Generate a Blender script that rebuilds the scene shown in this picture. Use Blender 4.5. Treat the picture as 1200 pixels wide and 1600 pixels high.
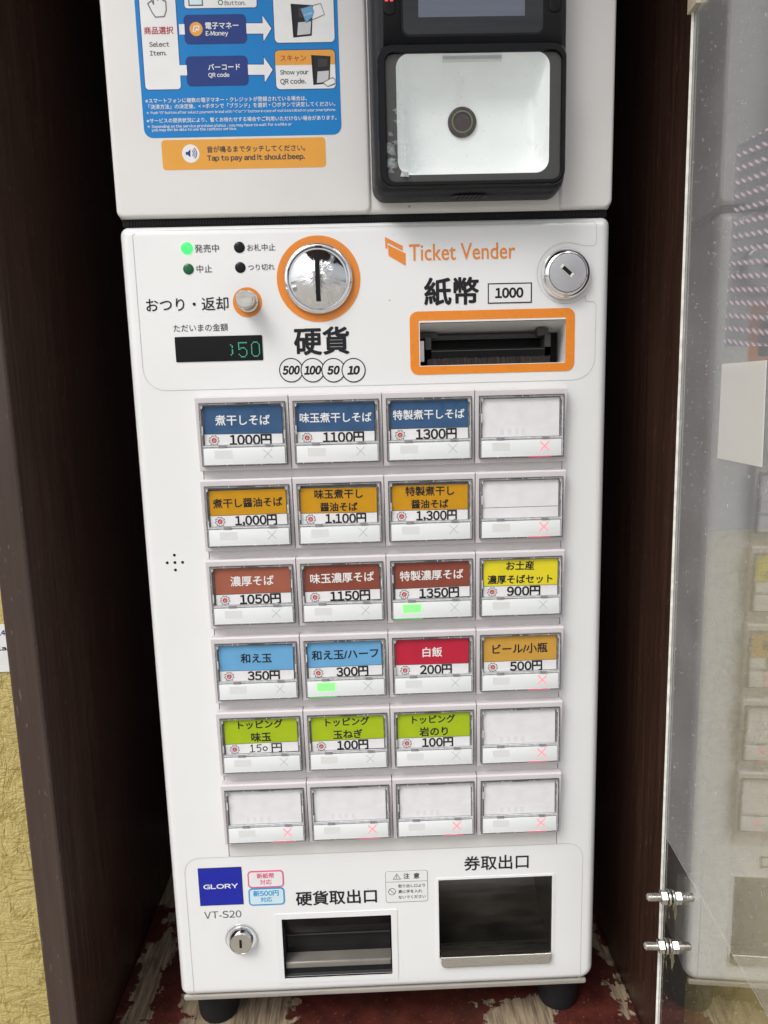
import bpy, bmesh, math, random
from mathutils import Vector, Matrix
random.seed(7)
sc = bpy.context.scene
COL = sc.collection
for o in list(bpy.data.objects): bpy.data.objects.remove(o)

# ------------------------------------------------------------------ camera
FPX = 1157.948
CR = ((0.9993097, -0.0265935, -0.0259391), (-0.0299903, -0.1654440, -0.9857631), (0.0219235, 0.9858606, -0.1661273))
CC = Vector((-0.01197036, -0.51510462, 0.00295261))
cam_d = bpy.data.cameras.new('camera'); cam = bpy.data.objects.new('camera', cam_d); COL.objects.link(cam)
rx, ry, rz = Vector(CR[0]), -Vector(CR[1]), -Vector(CR[2])
cam.matrix_world = Matrix(((rx.x, ry.x, rz.x, CC.x), (rx.y, ry.y, rz.y, CC.y), (rx.z, ry.z, rz.z, CC.z), (0, 0, 0, 1)))
cam_d.sensor_fit = 'VERTICAL'; cam_d.sensor_height = 36.0; cam_d.sensor_width = 27.0
cam_d.lens = FPX * 36.0 / 1600.0
cam_d.clip_start = 0.01; cam_d.clip_end = 400
sc.camera = cam

# ------------------------------------------------------------------ light
SUN_EL, SUN_AZ = math.radians(50), math.radians(-42)      # azimuth measured from -y (towards the viewer) to +x
w = bpy.data.worlds.new('World'); sc.world = w; w.use_nodes = True
nt = w.node_tree; nt.nodes.clear()
sky = nt.nodes.new('ShaderNodeTexSky'); sky.sky_type = 'NISHITA'; sky.sun_disc = False
sky.sun_elevation = SUN_EL; sky.sun_rotation = math.radians(180 + 42); sky.air_density = 1.0; sky.dust_density = 4.0
hs = nt.nodes.new('ShaderNodeHueSaturation'); hs.inputs['Saturation'].default_value = 0.30
bg = nt.nodes.new('ShaderNodeBackground'); bg.inputs['Strength'].default_value = 0.14
wo = nt.nodes.new('ShaderNodeOutputWorld')
nt.links.new(sky.outputs[0], hs.inputs['Color']); nt.links.new(hs.outputs[0], bg.inputs[0]); nt.links.new(bg.outputs[0], wo.inputs[0])
sd = bpy.data.lights.new('sun', 'SUN'); sd.energy = 1.3; sd.angle = math.radians(24); sd.color = (1, 0.975, 0.945)
sun = bpy.data.objects.new('sun', sd); COL.objects.link(sun)
sdir = Vector((math.sin(SUN_AZ) * math.cos(SUN_EL), -math.cos(SUN_AZ) * math.cos(SUN_EL), math.sin(SUN_EL)))
sun.rotation_euler = sdir.to_track_quat('Z', 'Y').to_euler(); sun.location = sdir * 3
sc.view_settings.view_transform = 'Standard'; sc.view_settings.look = 'None'
sc.view_settings.exposure = 0.17; sc.view_settings.gamma = 1.0
sc.render.engine = 'CYCLES'
sc.cycles.max_bounces = 10; sc.cycles.transparent_max_bounces = 12; sc.cycles.caustics_reflective = False
try: sc.cycles.use_denoising = True
except Exception: pass

# ------------------------------------------------------------------ measuring helpers
def ray(u, v):
    a, b = (u - 600) / FPX, (v - 800) / FPX
    return Vector(tuple(CR[0][i] * a + CR[1][i] * b + CR[2][i] for i in range(3)))
def on_y(u, v, y=0.0):
    d = ray(u, v); t = (y - CC.y) / d.y; return CC + d * t
def mm(u, v, d=0.0):                         # photo point on the plane d mm proud of the machine front -> (x, z) in mm
    q = on_y(u, v, -d / 1000); return q.x * 1000, q.z * 1000
def box_mm(u0, v0, u1, v1, d=0.0):           # photo box -> x0, x1, z0, z1 in mm
    um, vm = (u0 + u1) / 2, (v0 + v1) / 2
    return mm(u0, vm, d)[0], mm(u1, vm, d)[0], mm(um, v1, d)[1], mm(um, v0, d)[1]

# ------------------------------------------------------------------ materials
MATS = {}
def mat(name, col=(.8, .8, .8), rough=.5, metal=0.0, coat=0.0, spec=.5, emit=None, es=0.0, var=0.0, vscale=60, bump=0.0, bscale=400, stretch=(1, 1, 1), ior=None):
    if name in MATS: return MATS[name]
    if metal < .5 and max(col) < .72: spec = min(spec, .22 if max(col) > .1 else .14); coat *= .3 if max(col) > .1 else .12
    m = bpy.data.materials.new(name); m.use_nodes = True; MATS[name] = m
    t = m.node_tree; b = t.nodes['Principled BSDF']
    b.inputs['Base Color'].default_value = (*col, 1); b.inputs['Roughness'].default_value = rough
    b.inputs['Metallic'].default_value = metal; b.inputs['Coat Weight'].default_value = coat
    b.inputs['Coat Roughness'].default_value = .06; b.inputs['Specular IOR Level'].default_value = spec
    if ior: b.inputs['IOR'].default_value = ior
    if emit: b.inputs['Emission Color'].default_value = (*emit, 1); b.inputs['Emission Strength'].default_value = es
    tc = t.nodes.new('ShaderNodeTexCoord'); mp = t.nodes.new('ShaderNodeMapping'); mp.inputs['Scale'].default_value = stretch
    t.links.new(tc.outputs['Object'], mp.inputs[0])
    n = t.nodes.new('ShaderNodeTexNoise'); n.inputs['Scale'].default_value = vscale; n.inputs['Detail'].default_value = 5
    t.links.new(mp.outputs[0], n.inputs['Vector'])
    v = var if var else .03
    r = t.nodes.new('ShaderNodeMapRange'); r.inputs[1].default_value = .3; r.inputs[2].default_value = .7
    r.inputs[3].default_value = 1 - v; r.inputs[4].default_value = 1 + v
    t.links.new(n.outputs[0], r.inputs[0])
    x = t.nodes.new('ShaderNodeVectorMath'); x.operation = 'SCALE'; x.inputs[0].default_value = col
    t.links.new(r.outputs[0], x.inputs['Scale']); t.links.new(x.outputs[0], b.inputs['Base Color'])
    r2 = t.nodes.new('ShaderNodeMapRange'); r2.inputs[1].default_value = .3; r2.inputs[2].default_value = .7
    r2.inputs[3].default_value = max(.01, rough * .85); r2.inputs[4].default_value = min(1, rough * 1.2)
    t.links.new(n.outputs[0], r2.inputs[0]); t.links.new(r2.outputs[0], b.inputs['Roughness'])
    if bump:
        n2 = t.nodes.new('ShaderNodeTexNoise'); n2.inputs['Scale'].default_value = bscale; n2.inputs['Detail'].default_value = 4
        t.links.new(mp.outputs[0], n2.inputs['Vector'])
        bp = t.nodes.new('ShaderNodeBump'); bp.inputs['Strength'].default_value = bump; bp.inputs['Distance'].default_value = .001
        t.links.new(n2.outputs[0], bp.inputs['Height']); t.links.new(bp.outputs[0], b.inputs['Normal'])
    return m

class G:                                     # tiny node-graph helper for the hand-made materials
    def __init__(s, name):
        s.m = bpy.data.materials.new(name); s.m.use_nodes = True; s.t = s.m.node_tree; s.b = s.t.nodes['Principled BSDF']
        s.out = s.t.nodes['Material Output']; MATS[name] = s.m
        s.tc = s.t.nodes.new('ShaderNodeTexCoord').outputs['Object']
    def put(s, sock, v):
        if hasattr(v, 'is_linked'): s.t.links.new(v, sock)
        else: sock.default_value = v
    def map(s, scale=(1, 1, 1), vec=None):
        n = s.t.nodes.new('ShaderNodeMapping'); n.inputs['Scale'].default_value = scale; s.put(n.inputs[0], vec or s.tc); return n.outputs[0]
    def noise(s, scale, detail=5, vec=None, rough=.5, dist=0):
        n = s.t.nodes.new('ShaderNodeTexNoise'); n.inputs['Scale'].default_value = scale; n.inputs['Detail'].default_value = detail
        n.inputs['Roughness'].default_value = rough; n.inputs['Distortion'].default_value = dist
        s.put(n.inputs['Vector'], vec or s.tc); return n.outputs[0]
    def voro(s, scale, vec=None, feat='F1'):
        n = s.t.nodes.new('ShaderNodeTexVoronoi'); n.feature = feat; n.inputs['Scale'].default_value = scale; s.put(n.inputs['Vector'], vec or s.tc); return n.outputs['Distance']
    def math(s, op, a, b=0.0, c=0.0):
        n = s.t.nodes.new('ShaderNodeMath'); n.operation = op
        for i, v in enumerate((a, b, c)): s.put(n.inputs[i], v)
        return n.outputs[0]
    def rng(s, v, a, b, c=0.0, d=1.0, smooth=True):
        n = s.t.nodes.new('ShaderNodeMapRange'); n.interpolation_type = 'SMOOTHSTEP' if smooth else 'LINEAR'
        s.put(n.inputs[0], v)
        for i, q in enumerate((a, b, c, d)): n.inputs[i + 1].default_value = q
        return n.outputs[0]
    def mix(s, f, a, b):
        n = s.t.nodes.new('ShaderNodeMix'); n.data_type = 'RGBA'
        s.put(n.inputs['Factor'], f)
        for k, v in ((6, a), (7, b)): s.put(n.inputs[k], (*v, 1) if isinstance(v, tuple) else v)
        return n.outputs[2]
    def sep(s, vec=None):
        n = s.t.nodes.new('ShaderNodeSeparateXYZ'); s.put(n.inputs[0], vec or s.tc); return n.outputs
    def bump(s, h, strength, dist=.001):
        n = s.t.nodes.new('ShaderNodeBump'); n.inputs['Strength'].default_value = strength; n.inputs['Distance'].default_value = dist
        s.put(n.inputs['Height'], h); s.t.links.new(n.outputs[0], s.b.inputs['Normal'])
    def node(s, k): return s.t.nodes.new(k)

WHITE = mat('white_enamel', (.80, .805, .80), .22, coat=.5, var=.015, vscale=14)
WHITE2 = mat('white_plastic_warm', (.74, .725, .71), .34, coat=.15, var=.015, vscale=18, bump=.03, bscale=900)
OVER = mat('white_overlay_film', (.79, .795, .79), .17, coat=.7, var=.012, vscale=10)
OEDGE = mat('film_cut_edge', (.50, .50, .50), .4)
PANEL = mat('button_panel_grey', (.66, .645, .63), .35, var=.02)
FRAME = mat('button_frame_plastic', (.66, .625, .635), .38, var=.02, vscale=40)
DARKGAP = mat('gap_black', (.012, .012, .012), .6)
RUBBER = mat('black_rubber', (.018, .018, .02), .55, var=.15, vscale=200)
INK = mat('black_ink', (.022, .022, .025), .35)
INKG = mat('grey_ink', (.16, .16, .17), .4)
FAINT = mat('faint_grey_print', (.56, .57, .58), .35)
ORANGE = mat('orange_print', (.80, .24, .012), .28, coat=.4, var=.02)
ORANGE2 = mat('amber_print', (.75, .34, .035), .35, var=.02)
BLUE = mat('poster_blue', (.008, .205, .55), .33, coat=.3, var=.02)
NAVY = mat('poster_navy', (.018, .045, .21), .33, coat=.3)
PWHITE = mat('poster_white', (.78, .78, .77), .35, coat=.3)
REDINK = mat('crimson_ink', (.42, .035, .06), .35)
GREYTXT = mat('dark_grey_ink', (.07, .07, .08), .35)
CHROME = mat('chrome', (.86, .86, .87), .05, metal=1, var=.02)
STEEL = mat('brushed_steel', (.62, .59, .55), .28, metal=1, var=.06, vscale=30, stretch=(1, 40, 40))
NICKEL = mat('nickel_lock_face', (.68, .67, .69), .2, metal=1, var=.04)
ZINC = mat('zinc_bolt', (.62, .60, .57), .27, metal=1, var=.1, vscale=200)
BLACKPL = mat('charcoal_plastic', (.028, .029, .033), .36, var=.05, vscale=300, bump=.05, bscale=3000)
BLACKGL = mat('black_gloss', (.008, .008, .009), .09, coat=.6)
GREYDK = mat('dark_grey_plastic', (.06, .058, .056), .4)
LCD = mat('display_window', (.010, .010, .012), .12, coat=.8)
TEAL = mat('display_dot', (.02, .15, .1), .4, emit=(.10, .62, .38), es=.55)
LEDG = mat('green_led_lit', (.05, .5, .1), .3, emit=(.06, .95, .16), es=1.0)
LEDG0 = mat('green_led_dim', (.015, .12, .04), .25, coat=.6)
LEDK = mat('black_led', (.012, .014, .016), .25, coat=.6)
INDG = mat('green_indicator_lit', (.2, .7, .2), .4, emit=(.18, .95, .16), es=.75)
INDGH = mat('green_indicator_halo', (.62, .80, .62), .4, emit=(.3, .95, .3), es=.10)
INDR = mat('red_cross_lit', (.75, .3, .35), .4, emit=(.95, .16, .22), es=.55)
INDRG = mat('red_edge_glow', (.6, .12, .18), .3, emit=(.9, .05, .12), es=.3)
INDGG = mat('green_edge_glow', (.1, .5, .12), .3, emit=(.08, .8, .1), es=.2)
STRIP = mat('status_strip_white', (.80, .825, .83), .2, coat=.5, var=.01)
RIMD = mat('clear_rim_dark', (.07, .07, .075), .12, coat=.6, var=.35, vscale=260)  # opaque rim greys paint the dark and bright reflections of clear plastic
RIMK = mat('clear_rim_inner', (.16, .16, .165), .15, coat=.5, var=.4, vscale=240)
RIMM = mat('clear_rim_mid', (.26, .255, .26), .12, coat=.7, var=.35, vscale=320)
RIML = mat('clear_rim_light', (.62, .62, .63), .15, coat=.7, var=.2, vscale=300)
PAPER = mat('card_paper', (.76, .755, .76), .3, coat=.35, var=.035, vscale=130, bump=.06, bscale=500)
PAPERP = mat('blank_card_paper', (.75, .74, .755), .42, coat=.2, var=.05, vscale=110, bump=.10, bscale=420)
CARD = {
 'blue': mat('card_blue', (.042, .10, .21), .3, coat=.35, var=.12, vscale=70, bump=.05, bscale=90),
 'amber': mat('card_amber', (.55, .27, .010), .33, coat=.35, var=.06, vscale=90, bump=.05, bscale=90),
 'brown': mat('card_brown', (.24, .062, .040), .33, coat=.35, var=.08, vscale=90, bump=.05, bscale=90),
 'rust': mat('card_rust', (.34, .105, .065), .33, coat=.35, var=.08, vscale=90, bump=.05, bscale=90),
 'yellow': mat('card_yellow', (.74, .63, .010), .33, coat=.35, var=.04, vscale=90, bump=.05, bscale=90),
 'sky': mat('card_sky', (.14, .37, .62), .33, coat=.35, var=.05, vscale=90, bump=.05, bscale=90),
 'red': mat('card_red', (.47, .018, .045), .33, coat=.35, var=.06, vscale=90, bump=.05, bscale=90),
 'gold': mat('card_gold', (.56, .31, .055), .33, coat=.35, var=.05, vscale=90, bump=.05, bscale=90),
 'lime': mat('card_lime', (.36, .48, .012), .33, coat=.35, var=.05, vscale=90, bump=.05, bscale=90)}
LOGOBLUE = mat('logo_blue', (.012, .020, .36), .2, coat=.7, var=.06, vscale=40)
PINK = mat('sticker_pink', (.72, .12, .26), .3, coat=.4)
CYAN = mat('sticker_blue', (.04, .30, .60), .3, coat=.4)
PALEB = mat('sticker_pale_blue', (.60, .77, .83), .3, coat=.4)
TRAYW = mat('scanner_tray_white', (.80, .82, .82), .3, coat=.3, emit=(.92, 1, 1), es=.09)
REDLED = mat('red_key_led', (.3, .02, .02), .3, emit=(1, .05, .08), es=1.2)
SCREEN = mat('screen_glow', (.10, .11, .14), .15, coat=.6, emit=(.26, .29, .38), es=.15, var=.15, vscale=25, stretch=(.2, 1, 6))
SCRB = mat('screen_glass_dark', (.035, .037, .04), .10, coat=.8, var=.3, vscale=22, stretch=(.2, 1, 5))
BRUSH = mat('brush_bristle', (.045, .036, .032), .8, var=.5, vscale=700, stretch=(2.5, 1, .25), bump=.4, bscale=900)
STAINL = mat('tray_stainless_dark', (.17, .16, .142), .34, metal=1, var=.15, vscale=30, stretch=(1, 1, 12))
SMOKE = mat('smoked_flap', (.016, .015, .015), .10, coat=.6, var=.3, vscale=40)
LENS = mat('scanner_lens', (.06, .035, .04), .08, coat=.8)
LENSG = mat('lens_ring_green', (.14, .20, .09), .3)
GREYBAR = mat('base_trim_metal', (.42, .39, .35), .5, metal=.3, var=.05, stretch=(1, 1, 1))
LIPBAR = mat('coin_lip_metal', (.24, .225, .20), .4, metal=.3, var=.08)
SHARD = mat('torn_tape', (.72, .68, .44), .4, var=.15, vscale=300)
BEIGE = mat('beige_clip', (.55, .48, .36), .5, var=.1)

# dark brown board paint
def speckle_white(m):
    t = m.node_tree; b = t.nodes['Principled BSDF']; src = b.inputs['Base Color'].links[0].from_socket
    tc = t.nodes.new('ShaderNodeTexCoord'); n = t.nodes.new('ShaderNodeTexNoise'); n.inputs['Scale'].default_value = 210; n.inputs['Detail'].default_value = 1
    r = t.nodes.new('ShaderNodeMapRange'); r.inputs[1].default_value = .795; r.inputs[2].default_value = .82; r.inputs[4].default_value = .75
    n2 = t.nodes.new('ShaderNodeTexNoise'); n2.inputs['Scale'].default_value = 7; n2.inputs['Detail'].default_value = 4
    r2 = t.nodes.new('ShaderNodeMapRange'); r2.inputs[1].default_value = .5; r2.inputs[2].default_value = .8; r2.inputs[4].default_value = .14
    t.links.new(tc.outputs['Object'], n.inputs['Vector']); t.links.new(tc.outputs['Object'], n2.inputs['Vector']); t.links.new(n.outputs[0], r.inputs[0]); t.links.new(n2.outputs[0], r2.inputs[0])
    a = t.nodes.new('ShaderNodeMath'); a.operation = 'MAXIMUM'; t.links.new(r.outputs[0], a.inputs[0]); t.links.new(r2.outputs[0], a.inputs[1])
    x = t.nodes.new('ShaderNodeMix'); x.data_type = 'RGBA'; t.links.new(a.outputs[0], x.inputs['Factor']); t.links.new(src, x.inputs[6]); x.inputs[7].default_value = (.36, .34, .31, 1)
    t.links.new(x.outputs[2], b.inputs['Base Color'])
for m_ in (WHITE, WHITE2, FRAME): speckle_white(m_)
def board_mat(name, base, streak, dust):
    g = G(name)
    v = g.map((260, 260, 7)); n1 = g.noise(1.0, 6, v, .6)
    n2 = g.noise(5, 3)
    c = g.mix(g.rng(n1, .35, .75), base, streak)
    c = g.mix(g.rng(n2, .3, .8, 0, .45), c, tuple(x * .55 for x in base))
    sp = g.noise(1.0, 2, g.map((700, 700, 120)), .4)
    c = g.mix(g.rng(sp, .705, .74, 0, .5), c, dust)
    g.put(g.b.inputs['Base Color'], c)
    g.put(g.b.inputs['Roughness'], g.rng(n1, .3, .7, .30, .46)); g.b.inputs['Specular IOR Level'].default_value = .45
    g.bump(g.math('ADD', n1, g.math('MULTIPLY', n2, .3)), .35, .0006)
    return g.m
BOARD = board_mat('dark_brown_board', (.040, .018, .012), (.066, .031, .021), (.24, .18, .14))
BOARDF = board_mat('brown_board_edge_paint', (.049, .030, .023), (.062, .038, .029), (.2, .16, .14))

def peel_mat():                              # worn red floor paint over bare board; the wear keeps its own shape
    g = G('peeling_red_paint'); X, Y, Z = g.sep()
    wob = g.noise(38, 6, None, .62); wob2 = g.noise(160, 4, None, .6)
    wb = g.math('ADD', g.math('MULTIPLY', g.math('SUBTRACT', wob, .5), .075), g.math('MULTIPLY', g.math('SUBTRACT', wob2, .5), .024))
    def patch(cx, hx, cy, hy):
        a = g.math('SUBTRACT', hx, g.math('ABSOLUTE', g.math('SUBTRACT', X, cx)))
        b = g.math('SUBTRACT', hy, g.math('ABSOLUTE', g.math('SUBTRACT', Y, cy)))
        return g.math('MINIMUM', a, b)
    f = None
    for p in ((-.220, .0085, .1, .3), (.192, .0075, .1, .3), (-.135, .045, .0, .05), (.098, .030, .01, .032), (.0, .3, .3, .12), (.14, .006, -.012, .012)):
        q = patch(*p); f = q if f is None else g.math('MAXIMUM', f, q)
    f = g.math('ADD', f, wb)
    k = g.rng(f, -.0012, .0012)
    red = g.mix(g.rng(g.noise(70, 6), .3, .7), (.058, .014, .011), (.115, .027, .020))
    red = g.mix(g.rng(g.noise(420, 3), .62, .72, 0, .6), red, (.24, .16, .12))
    red = g.mix(g.rng(g.noise(22, 5), .5, .72, 0, .7), red, (.045, .022, .016))
    wood = g.mix(g.rng(g.noise(1.0, 6, g.map((400, 30, 100)), .6), .3, .72), (.13, .092, .062), (.40, .31, .205))
    wood = g.mix(g.rng(g.noise(45, 5), .56, .68, 0, .65), wood, (.12, .085, .06))
    g.put(g.b.inputs['Base Color'], g.mix(k, red, wood)); g.put(g.b.inputs['Roughness'], g.rng(k, 0, 1, .36, .8))
    g.bump(g.math('ADD', g.math('MULTIPLY', k, -1.0), g.math('MULTIPLY', wob2, .5)), .8, .0008)
    return g.m
PEEL = peel_mat()

def stucco_mat():
    g = G('yellow_stucco'); h = None
    for sc_, ang, wgt in ((46, (1, 1, .38), .9), (58, (.4, 1, 1.1), .8), (120, (1, 1, .5), .5), (150, (.5, 1, 1), .45)):
        n = g.noise(sc_, 4, g.map(ang), .55, .9)
        q = g.math('MULTIPLY', g.rng(g.math('ABSOLUTE', g.math('SUBTRACT', n, .5)), 0, .055, 0, 1), wgt); h = q if h is None else g.math('ADD', h, q)
    vv = g.noise(9, 3); h = g.math('ADD', h, g.math('MULTIPLY', vv, 1.2))
    c = g.mix(g.rng(h, .9, 3.0), (.37, .28, .085), (.52, .42, .165)); c = g.mix(g.rng(vv, .35, .75, 0, .35), c, (.66, .54, .24))
    g.put(g.b.inputs['Base Color'], c); g.b.inputs['Roughness'].default_value = .85; g.b.inputs['Specular IOR Level'].default_value = .2
    g.bump(h, .42, .0022)
    return g.m
STUCCO = stucco_mat()
def paving_mat():
    g = G('grey_paving'); n = g.noise(9, 6); n2 = g.noise(300, 3)
    g.put(g.b.inputs['Base Color'], g.mix(g.rng(n, .3, .7), (.34, .33, .31), (.45, .44, .42))); g.b.inputs['Roughness'].default_value = .85
    g.bump(n2, .3, .002); return g.m
PAVING = paving_mat()

def clear_mat(name, haze, hazecol=(.8, .8, .8), ior=1.49, rough=.015, boost=1.0, scratch=0.0, speckle=.5, trans=(.97, .98, .97)):
    g = G(name); g.t.nodes.remove(g.b)
    tr = g.node('ShaderNodeBsdfTransparent'); tr.inputs[0].default_value = (*trans, 1)
    gl = g.node('ShaderNodeBsdfGlossy'); gl.inputs['Roughness'].default_value = rough
    ge = g.node('ShaderNodeNewGeometry'); dp = g.node('ShaderNodeVectorMath'); dp.operation = 'DOT_PRODUCT'
    g.t.links.new(ge.outputs['Incoming'], dp.inputs[0]); g.t.links.new(ge.outputs['Normal'], dp.inputs[1])
    f0 = ((ior - 1) / (ior + 1)) ** 2
    sch = g.math('ADD', f0, g.math('MULTIPLY', 1 - f0, g.math('POWER', g.math('SUBTRACT', 1.0, g.math('ABSOLUTE', dp.outputs['Value'])), 5.0)))
    f = g.math('MINIMUM', g.math('MULTIPLY', sch, boost), 1.0)
    m1 = g.node('ShaderNodeMixShader'); g.put(m1.inputs[0], f); g.t.links.new(tr.outputs[0], m1.inputs[1]); g.t.links.new(gl.outputs[0], m1.inputs[2])
    df = g.node('ShaderNodeBsdfDiffuse'); df.inputs[0].default_value = (*hazecol, 1)
    tl = g.node('ShaderNodeBsdfTranslucent'); tl.inputs[0].default_value = (*hazecol, 1)
    m0 = g.node('ShaderNodeMixShader'); m0.inputs[0].default_value = .4
    g.t.links.new(df.outputs[0], m0.inputs[1]); g.t.links.new(tl.outputs[0], m0.inputs[2])
    cloud = g.noise(14, 5, None, .6)
    hz = g.rng(cloud, .25, .75, haze * .75, haze * 1.25)
    speck = g.noise(420, 2, None, .4)
    hz = g.math('ADD', hz, g.rng(speck, .715, .735, 0, speckle))
    if scratch:
        s1 = g.noise(1.0, 3, g.map((40, 8, 420)), .5, .4)
        hz = g.math('ADD', hz, g.rng(g.math('ABSOLUTE', g.math('SUBTRACT', s1, .5)), 0, .006, scratch, 0))
    m2 = g.node('ShaderNodeMixShader'); g.put(m2.inputs[0], g.math('MINIMUM', hz, 1.0))
    g.t.links.new(m1.outputs[0], m2.inputs[1]); g.t.links.new(m0.outputs[0], m2.inputs[2])
    g.t.links.new(m2.outputs[0], g.out.inputs[0]); return g.m
ACRYL = clear_mat('clear_acrylic', .018, scratch=.05, boost=3.2)
FILM = clear_mat('hazy_protective_film', .19, (.80, .80, .83), ior=1.45, scratch=.06, boost=1.0)
WINDOW = clear_mat('clear_reader_window', .02, ior=1.4, speckle=.12)
ACEDGE = mat('frosted_acrylic_edge', (.72, .72, .66), .5, var=.2, vscale=150)
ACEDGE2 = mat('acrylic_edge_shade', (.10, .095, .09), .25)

def holo_mat():                              # prismatic film: rows of small bright dashes printed across a grey foil
    g = G('prismatic_foil'); X, Y, Z = g.sep()
    P = .0066
    zz = g.math('ADD', Z, g.math('MULTIPLY', Y, -.12))
    row = g.math('DIVIDE', zz, P); fr = g.math('FRACT', g.math('ADD', row, 100.0))
    seg = g.math('FRACT', g.math('ADD', g.math('DIVIDE', Y, .0072), 100.0))
    off = g.math('MULTIPLY', g.math('SUBTRACT', seg, .5), .40)
    d = g.math('ABSOLUTE', g.math('SUBTRACT', g.math('SUBTRACT', fr, .5), off))
    ln = g.rng(d, .05, .17, 1, 0); tip = g.rng(g.math('ABSOLUTE', g.math('SUBTRACT', seg, .5)), .1, .5, 1.0, .45)
    k = g.math('MULTIPLY', ln, tip)
    g.put(g.b.inputs['Base Color'], g.mix(k, (.33, .34, .42), (.97, .82, .90))); g.b.inputs['Roughness'].default_value = .35
    tl = g.node('ShaderNodeBsdfTranslucent'); g.put(tl.inputs[0], g.mix(k, (.33, .34, .42), (.98, .86, .92))); mx = g.node('ShaderNodeMixShader'); mx.inputs[0].default_value = .5
    g.t.links.new(g.b.outputs[0], mx.inputs[1]); g.t.links.new(tl.outputs[0], mx.inputs[2]); tp = g.node('ShaderNodeBsdfTransparent'); my = g.node('ShaderNodeMixShader'); g.put(my.inputs[0], g.rng(k, 0, 1, .14, .62)); g.t.links.new(tp.outputs[0], my.inputs[1]); g.t.links.new(mx.outputs[0], my.inputs[2]); g.t.links.new(my.outputs[0], g.out.inputs[0])
    return g.m
HOLO = holo_mat()
def reflection_sheet_mat():
    g = G('reflection_sheet_white'); n = g.noise(60, 4)
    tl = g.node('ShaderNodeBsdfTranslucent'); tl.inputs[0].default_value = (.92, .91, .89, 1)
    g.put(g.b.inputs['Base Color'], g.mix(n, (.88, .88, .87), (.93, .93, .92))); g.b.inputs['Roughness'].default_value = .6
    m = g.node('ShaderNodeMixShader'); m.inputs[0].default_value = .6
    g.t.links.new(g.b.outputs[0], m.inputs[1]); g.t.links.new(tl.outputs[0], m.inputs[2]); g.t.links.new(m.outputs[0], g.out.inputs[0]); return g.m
REFLSHEET = reflection_sheet_mat()
ADDGREY = mat('added_board_grey', (.15, .148, .15), .7, var=.12, vscale=12, bump=.2, bscale=200)
def dome_mat():
    g = G('polished_dome'); X, Y, Z = g.sep()
    at = g.math('ARCTAN2', X, Z); rr = g.math('SQRT', g.math('ADD', g.math('MULTIPLY', X, X), g.math('MULTIPLY', Z, Z)))
    cx = g.node('ShaderNodeCombineXYZ'); g.put(cx.inputs[0], g.math('MULTIPLY', g.math('COSINE', at), 4.2)); g.put(cx.inputs[1], g.math('MULTIPLY', g.math('SINE', at), 4.2)); g.put(cx.inputs[2], g.math('MULTIPLY', rr, 60))
    n = g.noise(1.0, 4, cx.outputs[0], .6)
    fall = g.rng(rr, .002, .016, 1, .06)
    g.b.inputs['Metallic'].default_value = 1; g.b.inputs['Roughness'].default_value = .06; g.b.inputs['Base Color'].default_value = (.86, .86, .87, 1)
    g.bump(g.math('MULTIPLY', n, fall), 1.0, .002); return g.m
DOME = dome_mat()

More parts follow.
